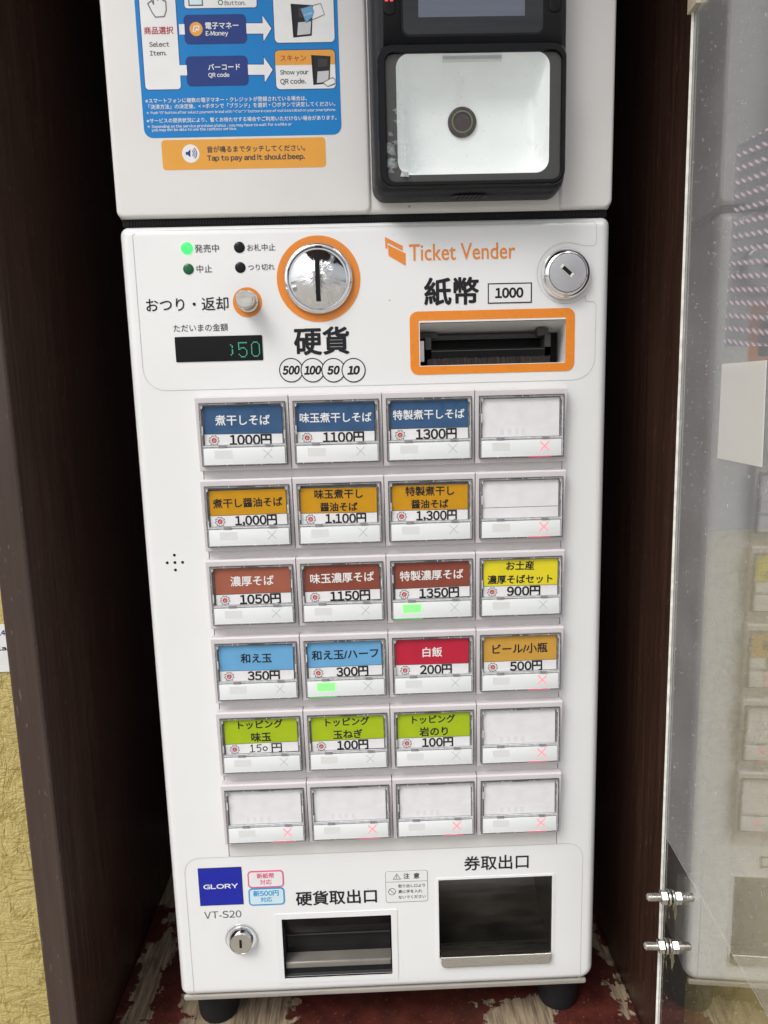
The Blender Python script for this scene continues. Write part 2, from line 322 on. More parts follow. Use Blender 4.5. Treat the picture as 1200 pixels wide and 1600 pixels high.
# ------------------------------------------------------------------ mesh builder: (x, z) in mm, d = mm proud of the machine front
class MB:
    def __init__(s): s.v = []; s.f = []; s.mi = []; s.mats = []; s.sm = []
    def m(s, mt):
        if mt not in s.mats: s.mats.append(mt)
        return s.mats.index(mt)
    def vert(s, x, z, d): s.v.append((x / 1000, -d / 1000, z / 1000)); return len(s.v) - 1
    def face(s, idx, mt, smooth=False): s.f.append(tuple(idx)); s.mi.append(s.m(mt)); s.sm.append(smooth)
    def raw(s, pts, faces, mt, smooth=False):
        k = len(s.v); s.v += [tuple(p) for p in pts]
        for f in faces: s.face([k + i for i in f], mt, smooth)
    def sheet(s, pts, d, mt): s.face([s.vert(x, z, d) for x, z in pts], mt)
    def quad(s, x0, x1, z0, z1, d, mt): s.sheet([(x0, z0), (x1, z0), (x1, z1), (x0, z1)], d, mt)
    def rings(s, loops, mt, cap0=False, cap1=True, smooth=False, closed=True):   # loops: lists of (x, z, d)
        ids = [[s.vert(*p) for p in L] for L in loops]; n = len(ids[0])
        for a, b in zip(ids, ids[1:]):
            for i in range(n if closed else n - 1):
                j = (i + 1) % n; s.face((a[i], a[j], b[j], b[i]), mt, smooth)
        if cap1: s.face(ids[-1], mt)
        if cap0: s.face(ids[0][::-1], mt)
    def prism(s, pts, d0, d1, mt, back=False): s.rings([[(x, z, d0) for x, z in pts], [(x, z, d1) for x, z in pts]], mt, cap0=back)
    def box(s, x0, x1, z0, z1, d0, d1, mt): s.prism([(x0, z0), (x1, z0), (x1, z1), (x0, z1)], d0, d1, mt, True)
    def slab(s, x0, x1, z0, z1, r, d0, d1, mt, e=.6, n=6, es=4, back=False):      # rounded rectangle with a rounded front edge
        L = [[(x, z, d0) for x, z in rr(x0, x1, z0, z1, r, n)]]
        for k in range(es + 1):
            a = math.pi / 2 * k / es; o = e * (1 - math.cos(a)); h = d1 - e + e * math.sin(a)
            L.append([(x, z, h) for x, z in rr(x0 + o, x1 - o, z0 + o, z1 - o, [max(.05, q - o) for q in r] if isinstance(r, (list, tuple)) else max(.05, r - o), n)])
        s.rings(L, mt, cap0=back, smooth=True)
    def band(s, A, B, d, mt):                                                    # flat ring between two loops of equal length
        a = [s.vert(x, z, d) for x, z in A]; b = [s.vert(x, z, d) for x, z in B]; n = len(a)
        for i in range(n): j = (i + 1) % n; s.face((a[i], a[j], b[j], b[i]), mt)
    def wall(s, A, dA, B, dB, mt, smooth=False):
        s.rings([[(x, z, dA) for x, z in A], [(x, z, dB) for x, z in B]], mt, cap1=False, smooth=smooth)
    def lathe(s, cx, cz, prof, mt, n=48, cap=True, shift=(0, 0)):
        L = [[(cx + r * math.cos(2 * math.pi * i / n), cz + r * math.sin(2 * math.pi * i / n), d) for i in range(n)] for r, d in prof]
        s.rings(L, mt, cap1=cap, smooth=True)
    def stroke(s, pts, wd, d, mt, closed=False):
        n = len(pts)
        for i in range(n if closed else n - 1):
            (xa, za), (xb, zb) = pts[i], pts[(i + 1) % n]; L = math.hypot(xb - xa, zb - za) or 1
            ux, uz = (xb - xa) / L, (zb - za) / L; e = wd * .35
            xa -= ux * e; za -= uz * e; xb += ux * e; zb += uz * e
            px, pz = -uz * wd / 2, ux * wd / 2; dd = d + .004 * (i % 2)
            s.sheet([(xa - px, za - pz), (xb - px, zb - pz), (xb + px, zb + pz), (xa + px, za + pz)], dd, mt)
    def text(s, body, x0, x1, zc, d, mt, bold=0.0, h=None, shear=0.0, tilt=0.0, clip=None):
        vs, fs, (bx0, bx1, by0, by1) = glyphs(body, 0.0, shear)
        if bold > 0:                             # heavier face: the glyphs printed again with tiny offsets
            e = bold * (x1 - x0) / (bx1 - bx0); h0 = h if h is not None else (by1 - by0) * (x1 - x0 - 2 * e) / (bx1 - bx0)
            n = 8 if bold > .02 else 6
            for i in range(n):
                a = 2 * math.pi * (i + .5) / n
                s.text(body, x0 + e + e * math.cos(a), x1 - e + e * math.cos(a), zc + e * math.sin(a), d + .003 * i, mt, 0.0, h0 - (2 * e if h is not None else 0), shear, tilt, clip)
            return
        k = (x1 - x0) / (bx1 - bx0); kz = k if h is None else h / (by1 - by0); cx, cz = (x0 + x1) / 2, (by0 + by1) / 2
        b = len(s.v); ct, st = math.cos(tilt), math.sin(tilt)
        for x, y in vs:
            lx, lz = (x - (bx0 + bx1) / 2) * k, (y - cz) * kz
            X, Zz = cx + lx * ct - lz * st, zc + lx * st + lz * ct
            if clip is not None: Zz = max(Zz, clip)
            s.vert(X, Zz, d)
        for f in fs: s.face([b + i for i in f], mt)
    def build(s, name, parent=None, loc=None):
        me = bpy.data.meshes.new(name); me.from_pydata(s.v, [], s.f)
        for mt in s.mats: me.materials.append(mt)
        me.polygons.foreach_set('material_index', s.mi); me.polygons.foreach_set('use_smooth', s.sm)
        me.update()
        bm = bmesh.new(); bm.from_mesh(me); bmesh.ops.remove_doubles(bm, verts=bm.verts, dist=1e-7)
        if s.fix: bmesh.ops.recalc_face_normals(bm, faces=bm.faces)
        bm.to_mesh(me); bm.free()
        if any(s.sm):
            try: me.set_sharp_from_angle(angle=math.radians(42))
            except Exception: pass
        o = bpy.data.objects.new(name, me); COL.objects.link(o)
        if loc is not None: o.location = loc; me.transform(Matrix.Translation(-Vector(loc)))
        if parent is not None:
            o.parent = parent; o.matrix_parent_inverse = parent.matrix_basis.inverted()
            p = parent
            while p.parent is not None: p = p.parent
        return o
    fix = True

def rr(x0, x1, z0, z1, r, n=6):
    if not isinstance(r, (list, tuple)): r = (r,) * 4          # bl, br, tr, tl
    out = []
    for (cx, cz, a0, q) in ((x0 + r[0], z0 + r[0], 180, r[0]), (x1 - r[1], z0 + r[1], 270, r[1]), (x1 - r[2], z1 - r[2], 0, r[2]), (x0 + r[3], z1 - r[3], 90, r[3])):
        for i in range(n + 1):
            a = math.radians(a0 + 90 * i / n); out.append((cx + q * math.cos(a), cz + q * math.sin(a)))
    return out
def circ(cx, cz, r, n=40): return [(cx + r * math.cos(2 * math.pi * i / n), cz + r * math.sin(2 * math.pi * i / n)) for i in range(n)]

GC = {}
def raw_glyphs(body, shear):
    key = ('raw', body, shear)
    if key in GC: return GC[key]
    cu = bpy.data.curves.new('lettering', 'FONT'); cu.body = body; cu.size = 1.0; cu.shear = shear; cu.resolution_u = 3
    cu.fill_mode = 'FRONT'; cu.align_x = 'LEFT'
    ob = bpy.data.objects.new('lettering', cu); COL.objects.link(ob)
    dg = bpy.context.evaluated_depsgraph_get(); ev = ob.evaluated_get(dg); me = ev.to_mesh()
    vs = [(v.co.x, v.co.y) for v in me.vertices]; fs = [tuple(p.vertices) for p in me.polygons]
    ev.to_mesh_clear(); bpy.data.objects.remove(ob); bpy.data.curves.remove(cu)
    GC[key] = (vs, fs); return GC[key]
def glyphs(body, bold=0.0, shear=0.0, gap=.085):
    key = (body, bold, shear)
    if key in GC: return GC[key]
    wide = all(ord(ch) < 127 for ch in body)
    if body == 'Ticket Vender' or (not wide and not any(ch in '0123456789' for ch in body)): vs, fs = raw_glyphs(body, shear)
    else:                                       # full-width sans letters closed up to an even spacing
        vs, fs, pen = [], [], 0.0
        for ch in body:
            if ch == ' ': pen += .26; continue
            f = chr(ord(ch) + 0xFEE0) if 33 <= ord(ch) < 127 else ch
            if ch == '"': f = chr(0x2033)
            if ch == '-': f = ch
            gv, gf = raw_glyphs(f, shear)
            if not gv: continue
            x0 = min(p[0] for p in gv); x1 = max(p[0] for p in gv); k = len(vs)
            lead = gap if ord(ch) < 127 else .05
            vs = vs + [(x - x0 + pen, y) for x, y in gv]; fs = fs + [tuple(k + i for i in q) for q in gf]; pen += x1 - x0 + lead
    xs = [a for a, _ in vs] or [0, 1]; ys = [b for _, b in vs] or [0, 1]
    GC[key] = (vs, fs, (min(xs), max(xs), min(ys), max(ys))); return GC[key]

def tag(o, label=None, cat=None, group=None, kind=None):
    if label: o['label'] = label
    if cat: o['category'] = cat
    if group: o['group'] = group
    if kind: o['kind'] = kind
    return o
def empty(name, loc, label, cat):
    o = bpy.data.objects.new(name, None); COL.objects.link(o); o.location = loc; o.empty_display_size = .02
    return tag(o, label, cat)

# ================================================================== SETTING
g = MB(); g.raw([(-40, -40, -1.05), (40, -40, -1.05), (40, 6, -1.05), (-40, 6, -1.05)], [(0, 1, 2, 3)], PAVING)
tag(g.build('ground'), kind='structure')

ZB = -.5145                                   # top of the niche floor
XL, XR, YF = -.239, .199, -.026
def wbox(mb, x0, x1, y0, y1, z0, z1, mt): mb.box(x0 * 1000, x1 * 1000, z0 * 1000, z1 * 1000, -y1 * 1000, -y0 * 1000, mt)
# yellow wall with an opening for the niche
mw = MB(); YW = .03
for x0, x1, z0, z1 in ((-3, -.2602, -1.05, 2.2), (.2205, 3, -1.05, 2.2), (-.2602, .2205, -1.05, -.56), (-.2602, .2205, .549, 2.2)):
    wbox(mw, x0, x1, YW, YW + .12, z0, z1, STUCCO)
tag(mw.build('stucco_wall'), 'rough yellow stucco wall behind the dark brown wooden niche', 'wall')

niche = empty('wooden_niche', (-.02, .12, ZB), 'dark brown painted wooden niche with peeling red floor round the white machine', 'niche')
def board(name, x0, x1, y0, y1, z0, z1, mt, fmt=None, ev=.0016):
    mb = MB(); wbox(mb, x0, x1, y0, y1, z0, z1, mt); o = mb.build(name, niche)
    bm = bmesh.new(); bm.from_mesh(o.data)
    bmesh.ops.bevel(bm, geom=[e for e in bm.edges], offset=ev, segments=2, affect='EDGES', profile=.5)
    bm.to_mesh(o.data); bm.free()
    if fmt:
        o.data.materials.append(fmt)
        for p in o.data.polygons:
            if p.normal.y < -.5 and abs(p.normal.y) > .7: p.material_index = 1
    return o
board('side_board', -.2595, XL, YF - .003, .33, -.56, .53, BOARD, BOARDF)
board('side_board', XR, .2200, YF + .002, .33, -.56, .53, BOARD, BOARDF)
board('back_board', XL, XR, .312, .33, ZB, .53, BOARD)
board('top_shade_board', XL - .02, XR + .02, YF - .20, .33, .5305, .548, BOARD, BOARDF)  # unseen; front overhang added as an eave to shade the upper cabinet
board('floor_board', XL, XR, -.030, .312, -.545, ZB, PEEL)
# little brown peeled bracket at the foot of the left board
mb = MB(); q = [(-239, -513), (-225, -513), (-226, -508), (-232, -503), (-236, -494), (-239, -492)]
mb.prism([(x, z) for x, z in q], -6, 4, BOARD, True); mb.lathe(-233.5, -503, [(2.4, 4), (2.2, 5.4), (1.0, 5.9)], BOARD, 16); mb.build('corner_bracket', niche)

# white notice on the wall at the left
mb = MB(); nx1 = -.2470 * 1000
p0 = on_y(0, 976, YW - .001); p1 = on_y(0, 1050, YW - .001)
mb.box(-340, -262, p1.z * 1000, p0.z * 1000, -29.8, -29.0, PWHITE)
x4 = on_y(2, 990, YW).x * 1000; z4 = on_y(2, 988, YW).z * 1000; z5 = on_y(2, 1012, YW).z * 1000
mb.text('04-1914', x4 - 17, x4 + 3.6, z4, -28.85, NAVY, bold=.03, h=4.2); mb.text('Tabla.', x4 - 14, x4 + 4.4, z5, -28.85, INK, bold=.03, h=3.9)
tag(mb.build('wall_notice'), 'white paper notice on the yellow stucco left of the brown board', 'notice')

# ================================================================== TICKET MACHINE
machine = empty('ticket_machine', (-.007, .0, ZB), 'white food ticket vending machine with rows of coloured menu buttons inside brown niche', 'ticket machine')
X0, X1 = -170.6, 156.4

# ---- lower cabinet with three openings cut into it
BX = (26.9, 127.0, 16.6, 45.2)                # bill opening
CX = (-88.0, -3.3, -452.6, -400.6)            # coin tray opening
TX = (33.9, 122.1, -440.5, -372.6)            # ticket opening
mb = MB(); mb.slab(X0, X1, -466.6, 111.8, (7, 11, 6, 6), -280, 0, WHITE, e=7, n=8, es=6, back=True)
cab = mb.build('lower_cabinet', machine)
def cut(o, x0, x1, z0, z1, depth):
    c = MB(); c.box(x0, x1, z0, z1, -depth, 60, WHITE); co = c.build('cutter')
    md = o.modifiers.new('b', 'BOOLEAN'); md.object = co; md.operation = 'DIFFERENCE'; md.solver = 'EXACT'
    dg = bpy.context.evaluated_depsgraph_get(); me = bpy.data.meshes.new_from_object(o.evaluated_get(dg)); o.modifiers.clear()
    old = o.data; o.data = me; bpy.data.meshes.remove(old); bpy.data.objects.remove(co)
cut(cab, BX[0], BX[1], BX[2], BX[3], 45); cut(cab, CX[0], CX[1], CX[2], CX[3], 60); cut(cab, TX[0], TX[1], TX[2], TX[3], 70)
cab.data.name = 'lower_cabinet'
try: cab.data.set_sharp_from_angle(angle=math.radians(42))
except Exception: pass

mb = MB(); mb.slab(X0 + 2, X1 - 3, -467.6, -465.5, 6, -276, -5.6, DARKGAP, e=.5); mb.build('base_gap', machine)
mb = MB(); mb.slab(X0 + 1.4, X1 - 4.5, -472.6, -467.5, 2.2, -278, -3.4, GREYBAR, e=1.6); mb.build('base_trim', machine)
for fx, fy in ((-150.5, 40), (137.5, 38), (-150.5, 235), (137.5, 235)):
    mb = MB(); n = 40
    L = [[(fx + r * math.cos(2 * math.pi * i / n), zz, -(fy + r * math.sin(2 * math.pi * i / n))) for i in range(n)] for r, zz in ((18.5, -473.4), (18.2, -480), (16.4, -511), (15.2, -514.5))]
    mb.rings(L, RUBBER, cap0=True, smooth=True); mb.build('foot', machine)

# ---- gasket and upper cabinet
mb = MB(); mb.slab(X0 + 2.5, X1 - 2.5, 111.4, 116.5, 1, -270, -3.2, DARKGAP, e=.3)
for i in range(160): x = X0 + 6 + i * 1.97; mb.box(x, x + 1.0, 112.4, 114.8, -3.2, -2.5, RUBBER)
mb.build('gasket', machine)
mb = MB(); mb.slab(X0 + .3, X1 - .2, 115.6, 420, (4, 4, 8, 8), -280, -1.2, WHITE2, e=4, n=6, es=5, back=True)
mb.build('upper_cabinet', machine)
mb = MB(); mb.slab(X0, -3.4, 116.2, 419, (5, 5, 3, 8), -40, .6, WHITE2, e=2.6, n=6, es=5); mb.build('left_front_panel', machine)
mb = MB(); mb.slab(120.9, X1 + .2, 116.2, 419, (3.5, 6, 8, 3), -40, .6, WHITE2, e=2.6, n=6, es=5); mb.build('right_front_panel', machine)

# ---- overlay sheet with the coin and note panel
def outline(mb, pts, d, wd=.35): mb.stroke(pts, wd, d, OEDGE, True)
PTS = []
zT, zB = 108.0, 4.4; xA, xB = -161.2, 147.0
lcx, lcz = 126.4, 75.3
PTS += [(xA + 15 - 15 * math.sin(math.radians(a)), zB + 15 - 15 * math.cos(math.radians(a))) for a in range(90, -1, -15)]
PTS += [(xB - 15 + 15 * math.sin(math.radians(a)), zB + 15 - 15 * math.cos(math.radians(a))) for a in range(0, 91, 15)]
PTS += [(xB, 54), (xB - 1.5, 56.2), (xB - 7, 56.8)]
PTS += [(lcx + 19.8 * math.cos(math.radians(a)), lcz + 19.8 * math.sin(math.radians(a))) for a in range(-52, -231, -9)][0:0]
PTS += [(lcx + 19.8 * math.cos(math.radians(a)), lcz + 19.8 * math.sin(math.radians(a))) for a in range(-48, -290, -11)]
PTS += [(xB - 8, 92.6), (xB - 2.5, 92.8), (xB - .6, 94.5), (xB - .8, zT - 2), (xB - 2.5, zT), (xA + 2.5, zT), (xA, zT - 2.5)]
hole = [(26.6, 16.3), (127.3, 16.3), (127.3, 45.5), (26.6, 45.5)]
mb = MB()
mb.sheet([p for p in PTS if True], .12, OVER) if False else None
# the sheet is laid as four pieces round the note opening
outline(mb, PTS, .16)
mb.build('control_overlay', machine)
mb = MB(); LP = rr(-159.5, 145.6, -467 + 2.0, -346, (4, 4, 12, 12), 5); outline(mb, LP, .16); mb.build('outlet_overlay', machine)

# ---- printing on the control panel
D = .22
LET = []
def T(mb, s, uL, uR, v, mt=INK, d=D, bold=0.0, h=None, shear=0.0, **k):
    xa, xb = mm(uL, v, d)[0], mm(uR, v, d)[0]; zc = mm((uL + uR) / 2, v, d)[1]
    mb.text(s, xa, xb, zc, d, mt, bold, h, shear, **k)
def word(name, *a, **k):
    mb = MB(); T(mb, *a, **k); return mb.build(name, machine)
for a in (('発売中', 304, 342, 388, GREYTXT, D, .004), ('中止', 307, 331, 420, GREYTXT, D, .004), ('お札中止', 386, 430, 386.5, GREYTXT, D, .004), ('つり切れ', 387.5, 429, 417.5, GREYTXT, D, .004),
          ('おつり・返却', 228, 357, 475.5, INK, D, .010), ('ただいまの金額', 271, 356, 512, GREYTXT, D, .004), ('硬貨', 459, 546, 532.5, INK, D, .026), ('紙幣', 662.5, 748.5, 455, INK, D, .026)):
    word('lettering', *a)
for k, (s, u) in enumerate((('500', 455), ('100', 488.5), ('50', 521), ('10', 552.5))):
    c = mm(u, 578.5); R = 8.25; dd = D + .02 * k; pr = MB()
    pr.sheet(circ(*c, R), dd, OVER); pr.band(circ(*c, R), circ(*c, R - .75), dd + .01, INK)
    wd = 6.0 if len(s) == 3 else 4.4
    pr.text(s, c[0] - wd, c[0] + wd, c[1], dd + .012, INK, bold=.06, h=6.2, shear=.2)
    pr.build('coin_mark', machine)
pr = MB(); b = box_mm(762, 442, 831, 474); pr.quad(*b, D, OVER)
pr.band([(b[0], b[2]), (b[1], b[2]), (b[1], b[3]), (b[0], b[3])], [(b[0] + .8, b[2] + .8), (b[1] - .8, b[2] + .8), (b[1] - .8, b[3] - .8), (b[0] + .8, b[3] - .8)], D + .02, INK)
T(pr, '1000', 773.5, 818, 457.5, INK, bold=.05, h=7.0, d=D + .03); pr.build('note_mark', machine)
def P(*uv): return [mm(u, v) for u, v in uv]
def zp(pts): return P(*[(560 + x / 2.727, 330 + y / 2.727) for x, y in pts])
pr = MB(); T(pr, 'Ticket Vender', 639, 805, 393, ORANGE, bold=.008, h=10.6)
pr.sheet(zp([(125, 143), (201, 180), (201, 232), (129, 190)]), D, ORANGE)
pr.sheet(zp([(113, 110), (188, 148), (188, 168), (124, 134), (122, 160), (115, 158)]), D, ORANGE)
pr.build('logo_print', machine)

for (u, v, mt, rad) in ((292, 388, LEDG, 4.0), (294.5, 420.5, LEDG0, 3.5), (374, 386.5, LEDK, 3.6), (375.5, 418, LEDK, 3.5)):
    c = mm(u, v); mb = MB(); mb.lathe(*c, [(rad, -.3), (rad, .25), (rad * .8, .7), (rad * .4, .95)], mt, 28); mb.build('status_lamp', machine)

# amount display
b = box_mm(274, 525, 410.5, 564.5); mb = MB(); mb.prism(rr(*b, .8, 3), .0, .35, LCD)
o = mb.build('amount_display', machine)
mb = MB()
def dots(rows, u0, v0, u1, v1):
    bx = box_mm(u0, v0, u1, v1, .5); nr, nc = len(rows), len(rows[0]); sx = (bx[1] - bx[0]) / nc; sz = (bx[3] - bx[2]) / nr
    for r_, row in enumerate(rows):
        for c_, ch in enumerate(row):
            if ch == '#':
                x = bx[0] + (c_ + .5) * sx; z = bx[3] - (r_ + .5) * sz; mb.quad(x - sx * .40, x + sx * .40, z - sz * .40, z + sz * .40, .5, TEAL)
dots(['########', '#.......', '#.......', '#.......', '#.####..', '##....#.', '.......#', '.......#', '.......#', '#......#', '.#....#.', '..####..'], 372.4, 534.5, 386.4, 558.5)
dots(['..####..', '.#....#.', '#......#', '#......#', '#......#', '#......#', '#......#', '#......#', '#......#', '#......#', '.#....#.', '..####..'], 392.4, 533.5, 406.2, 557.5)
dots(['..', '#.', '.#', '.#', '..', '.#', '.#', '.#', '.#', '#.'], 359.6, 536, 364.2, 555.5)
mb.build('lit_digits', o)

# coin slot
c = mm(497.7, 436); mb = MB(); mb.prism(circ(*c, 27.8, 72), 0, .35, ORANGE); ring = mb.build('coin_slot', machine)
mb = MB(); mb.lathe(*c, [(22.8, .3), (22.8, 2.6), (22.0, 3.6), (20.9, 3.9), (20.2, 3.2), (20.2, 1.5)], CHROME, 72, cap=False); mb.build('bezel', ring)
mb = MB(); prof = [(20.1, 1.6), (19.6, 2.6)]
for i in range(1, 15): q = 19.6 * (1 - i / 14.6); prof.append((q, 2.6 + 8.0 * (1 - (q / 19.6) ** 2)))
mb.lathe(0, 0, prof, DOME, 72); dm = mb.build('dome', ring); dm.location = (c[0] / 1000, 0, c[1] / 1000)
mb = MB(); sa = on_y(497.5, 437)
mb.box(c[0] - 1.45, c[0] + 1.45, c[1] - 15.2, c[1] + 15.4, 2, 11.3, DARKGAP); mb.build('slot', ring)

# return button
c = mm(386.6, 472.3); mb = MB(); mb.prism(circ(*c, 9.7, 48), 0, .3, ORANGE); ring = mb.build('return_button', machine)
c2 = mm(387.5, 471.5); mb = MB(); mb.lathe(*c2, [(7.0, .3), (7.0, 1.6), (6.2, 2.0), (5.9, 1.2)], CHROME, 40); mb.build('collar', ring)
mb = MB(); mb.lathe(*c2, [(5.6, 1.0), (5.6, 16.4), (5.2, 17.0), (2.4, 17.0), (.8, 16.9)], STEEL, 40); mb.build('knob', ring)

# upper lock
c = mm(884.5, 427.5, 2); mb = MB()
mb.lathe(*c, [(16.9, .0), (16.9, 1.0), (16.4, 3.0), (15.2, 5.2), (13.6, 6.6), (12.9, 6.9), (12.7, 6.2)], CHROME, 64, cap=False); lk = mb.build('cam_lock', machine)
mb = MB(); mb.lathe(*c, [(12.6, 5.9), (12.4, 6.7), (6, 6.75), (1, 6.75)], NICKEL, 56); mb.build('lock_face', lk)
mb = MB(); a = math.radians(-41)
def rot(pts, cx, cz, a): return [(cx + x * math.cos(a) - z * math.sin(a), cz + x * math.sin(a) + z * math.cos(a)) for x, z in pts]
kc = mm(886, 422.5, 6.8)
mb.sheet(rot([(-5.2, -1.5), (5.2, -1.5), (5.2, 1.5), (-5.2, 1.5)], *kc, a), 6.85, ACEDGE); mb.sheet(rot([(-3.4, -1.3), (3.6, -1.3), (3.6, 1.3), (-3.4, 1.3)], *kc, a), 6.9, DARKGAP)
mb.build('keyhole', lk)

# banknote slot
b = box_mm(640.5, 484, 897.5, 582.5); mb = MB()
A = rr(*b, 5.5, 6); wd = 6.2; I = rr(b[0] + wd, b[1] - wd, b[2] + wd - .7, b[3] - wd, .6, 6)
mb.band(A, I, .35, ORANGE); mb.wall(A, 0, A, .35, ORANGE); bill = mb.build('banknote_slot', machine)
mb = MB(); J = rr(BX[0] + .0, BX[1] - .0, BX[2], BX[3], .3, 6); mb.band(I, J, .30, OVER)
mb.wall(J, .30, J, -.5, OVER); mb.build('bezel', bill)
mb = MB()                                      # inside: sloping ceiling, jaw and brush
x0, x1, z0, z1 = BX
mb.raw([(x0 / 1000, 0, (z1 - .4) / 1000), (x1 / 1000, 0, (z1 - .4) / 1000), (x1 / 1000, .024, (z1 - 7) / 1000), (x0 / 1000, .024, (z1 - 7) / 1000)], [(0, 1, 2, 3)], PANEL)
mb.box(x0 + .2, x1 - .2, z0 + .2, z1 - .4, -44.5, -24, DARKGAP); mb.build('slot_lining', bill)
mb = MB(); jz1 = 36.5; jz0 = 18.2
ja, jb = x0 + 4.5, x1 - 8.5
mb.box(ja, jb, jz0, jz0 + 9.5, -23.8, -9, BLACKGL); mb.box(ja, ja + 4, jz0, jz1, -23.8, -9, GREYDK); mb.box(jb - 4, jb, jz0, jz1, -23.8, -9, GREYDK)
mb.box(ja + 4, jb - 4, jz1 - 2.2, jz1 + 1, -23.8, -16, GREYDK); mb.box(ja + 4.1, jb - 4.1, jz0 + 8.0, jz0 + 8.6, -9, -8.6, GREYDK)
mb.box(ja - 3, ja + 9, jz1 - 1, jz1 + 2.6, -23, -14, GREYDK); mb.box(jb - 9, jb - 1.5, jz1 - 1, jz1 + 4, -23, -10, GREYDK)
mb.build('jaw', bill)
mb = MB(); n = 150
for i in range(n):
    x = ja + 1 + (jb - ja - 2) * i / n; s = random.uniform(-.5, .5); h = random.uniform(4.2, 5.2)
    mb.box(x, x + .62, z0 + .4, z0 + h, -8.8 + s * .3, -6.4 + s, BRUSH)
mb.build('brush', bill)
mb = MB(); mb.box(x0 + .2, x0 + 3.4, z0 + 3, z0 + 17, -20, -8, OVER); mb.build('side_guide', bill)

# ---- speaker holes
mb = MB(); c = mm(273.3, 879)
for dx, dz in ((0, 0), (-5.4, 0), (5.4, 0), (0, 5.4), (0, -5.4)): mb.lathe(c[0] + dx, c[1] + dz, [(1.05, .0), (1.0, .14)], DARKGAP, 16)
mb.build('speaker_holes', machine)

# ---- button panel and the 24 selection buttons
mb = MB(); mb.box(-125.2, 125.4, -345.6, -1, .0, .12, DARKGAP); mb.box(-124.6, 124.9, -345.6, -1, .0, .55, PANEL); mb.build('button_panel', machine)
PX, PZ = 63.2, 56.48
W_ = PWHITE; K_ = INK
MENU = {
 (0, 0): ('blue', W_, [('煮干しそば', 37)], '1000円', 28.6, 5.0), (0, 1): ('blue', W_, [('味玉煮干しそば', 49)], '1100円', 28.2, 5.0), (0, 2): ('blue', W_, [('特製煮干しそば', 49)], '1300円', 28.2, 5.0),
 (1, 0): ('amber', K_, [('煮干し醤油そば', 48)], '1,000円', 29, 5.0), (1, 1): ('amber', K_, [('味玉煮干し', 33.5), ('醤油そば', 26)], '1,100円', 28.5, 4.6), (1, 2): ('amber', K_, [('特製煮干し', 34), ('醤油そば', 26)], '1,300円', 28.5, 4.6),
 (2, 0): ('rust', W_, [('濃厚そば', 30.5)], '1050円', 29, 5.0), (2, 1): ('brown', W_, [('味玉濃厚そば', 45)], '1150円', 28.5, 5.0), (2, 2): ('brown', W_, [('特製濃厚そば', 45)], '1350円', 28.5, 5.0), (2, 3): ('yellow', K_, [('お土産', 20), ('濃厚そばセット', 46.5)], '900円', 24, 2.7),
 (3, 0): ('sky', K_, [('和え玉', 22.3)], '350円', 23.2, 4.9), (3, 1): ('sky', K_, [('和え玉/ハーフ', 48)], '300円', 23.2, 4.7), (3, 2): ('red', W_, [('白飯', 14.2)], '200円', 23.2, 2.5), (3, 3): ('gold', K_, [('ビール/小瓶', 40)], '500円', 23.6, 4.4),
 (4, 0): ('lime', K_, [('トッピング', 32.5), ('味玉', 14.5)], None, 0, 0), (4, 1): ('lime', K_, [('トッピング', 32), ('玉ねぎ', 21.5)], '100円', 23, 3.2), (4, 2): ('lime', K_, [('トッピング', 31.6), ('岩のり', 21)], '100円', 23, 2.8)}
LIT_G = {(2, 2), (3, 1)}
LIT_R = {(0, 3), (1, 3), (3, 3), (4, 3), (5, 0), (5, 1), (5, 2), (5, 3)}
def frame_mesh():
    mb = MB(); w, h = PX - .35, 51.3
    def loop(o, dt, db): return [(x, z, dt + (db - dt) * (-z / h)) for x, z in [(o, -h + o), (w - o, -h + o), (w - o, -o), (o, -o)]]
    def lp(x0, x1, z0, z1, dt, db): return [(x, z, dt + (db - dt) * (-z / h)) for x, z in [(x0, z0), (x1, z0), (x1, z1), (x0, z1)]]
    mb.rings([lp(.3, w - .3, -h + 1.0, -.6, .5, .5), lp(.1, w - .1, -h + .4, -.2, 7.0, 3.8), lp(.0, w - .0, -h + .3, -.1, 7.4, 4.0), lp(.3, w - .3, -h + .7, -1.2, 8.3, 4.7), lp(2.6, 60.9, -47.5, -4.6, 8.2, 4.9), lp(2.6, 60.9, -47.5, -4.6, 3.2, 3.2)], FRAME, cap1=True)
    return mb
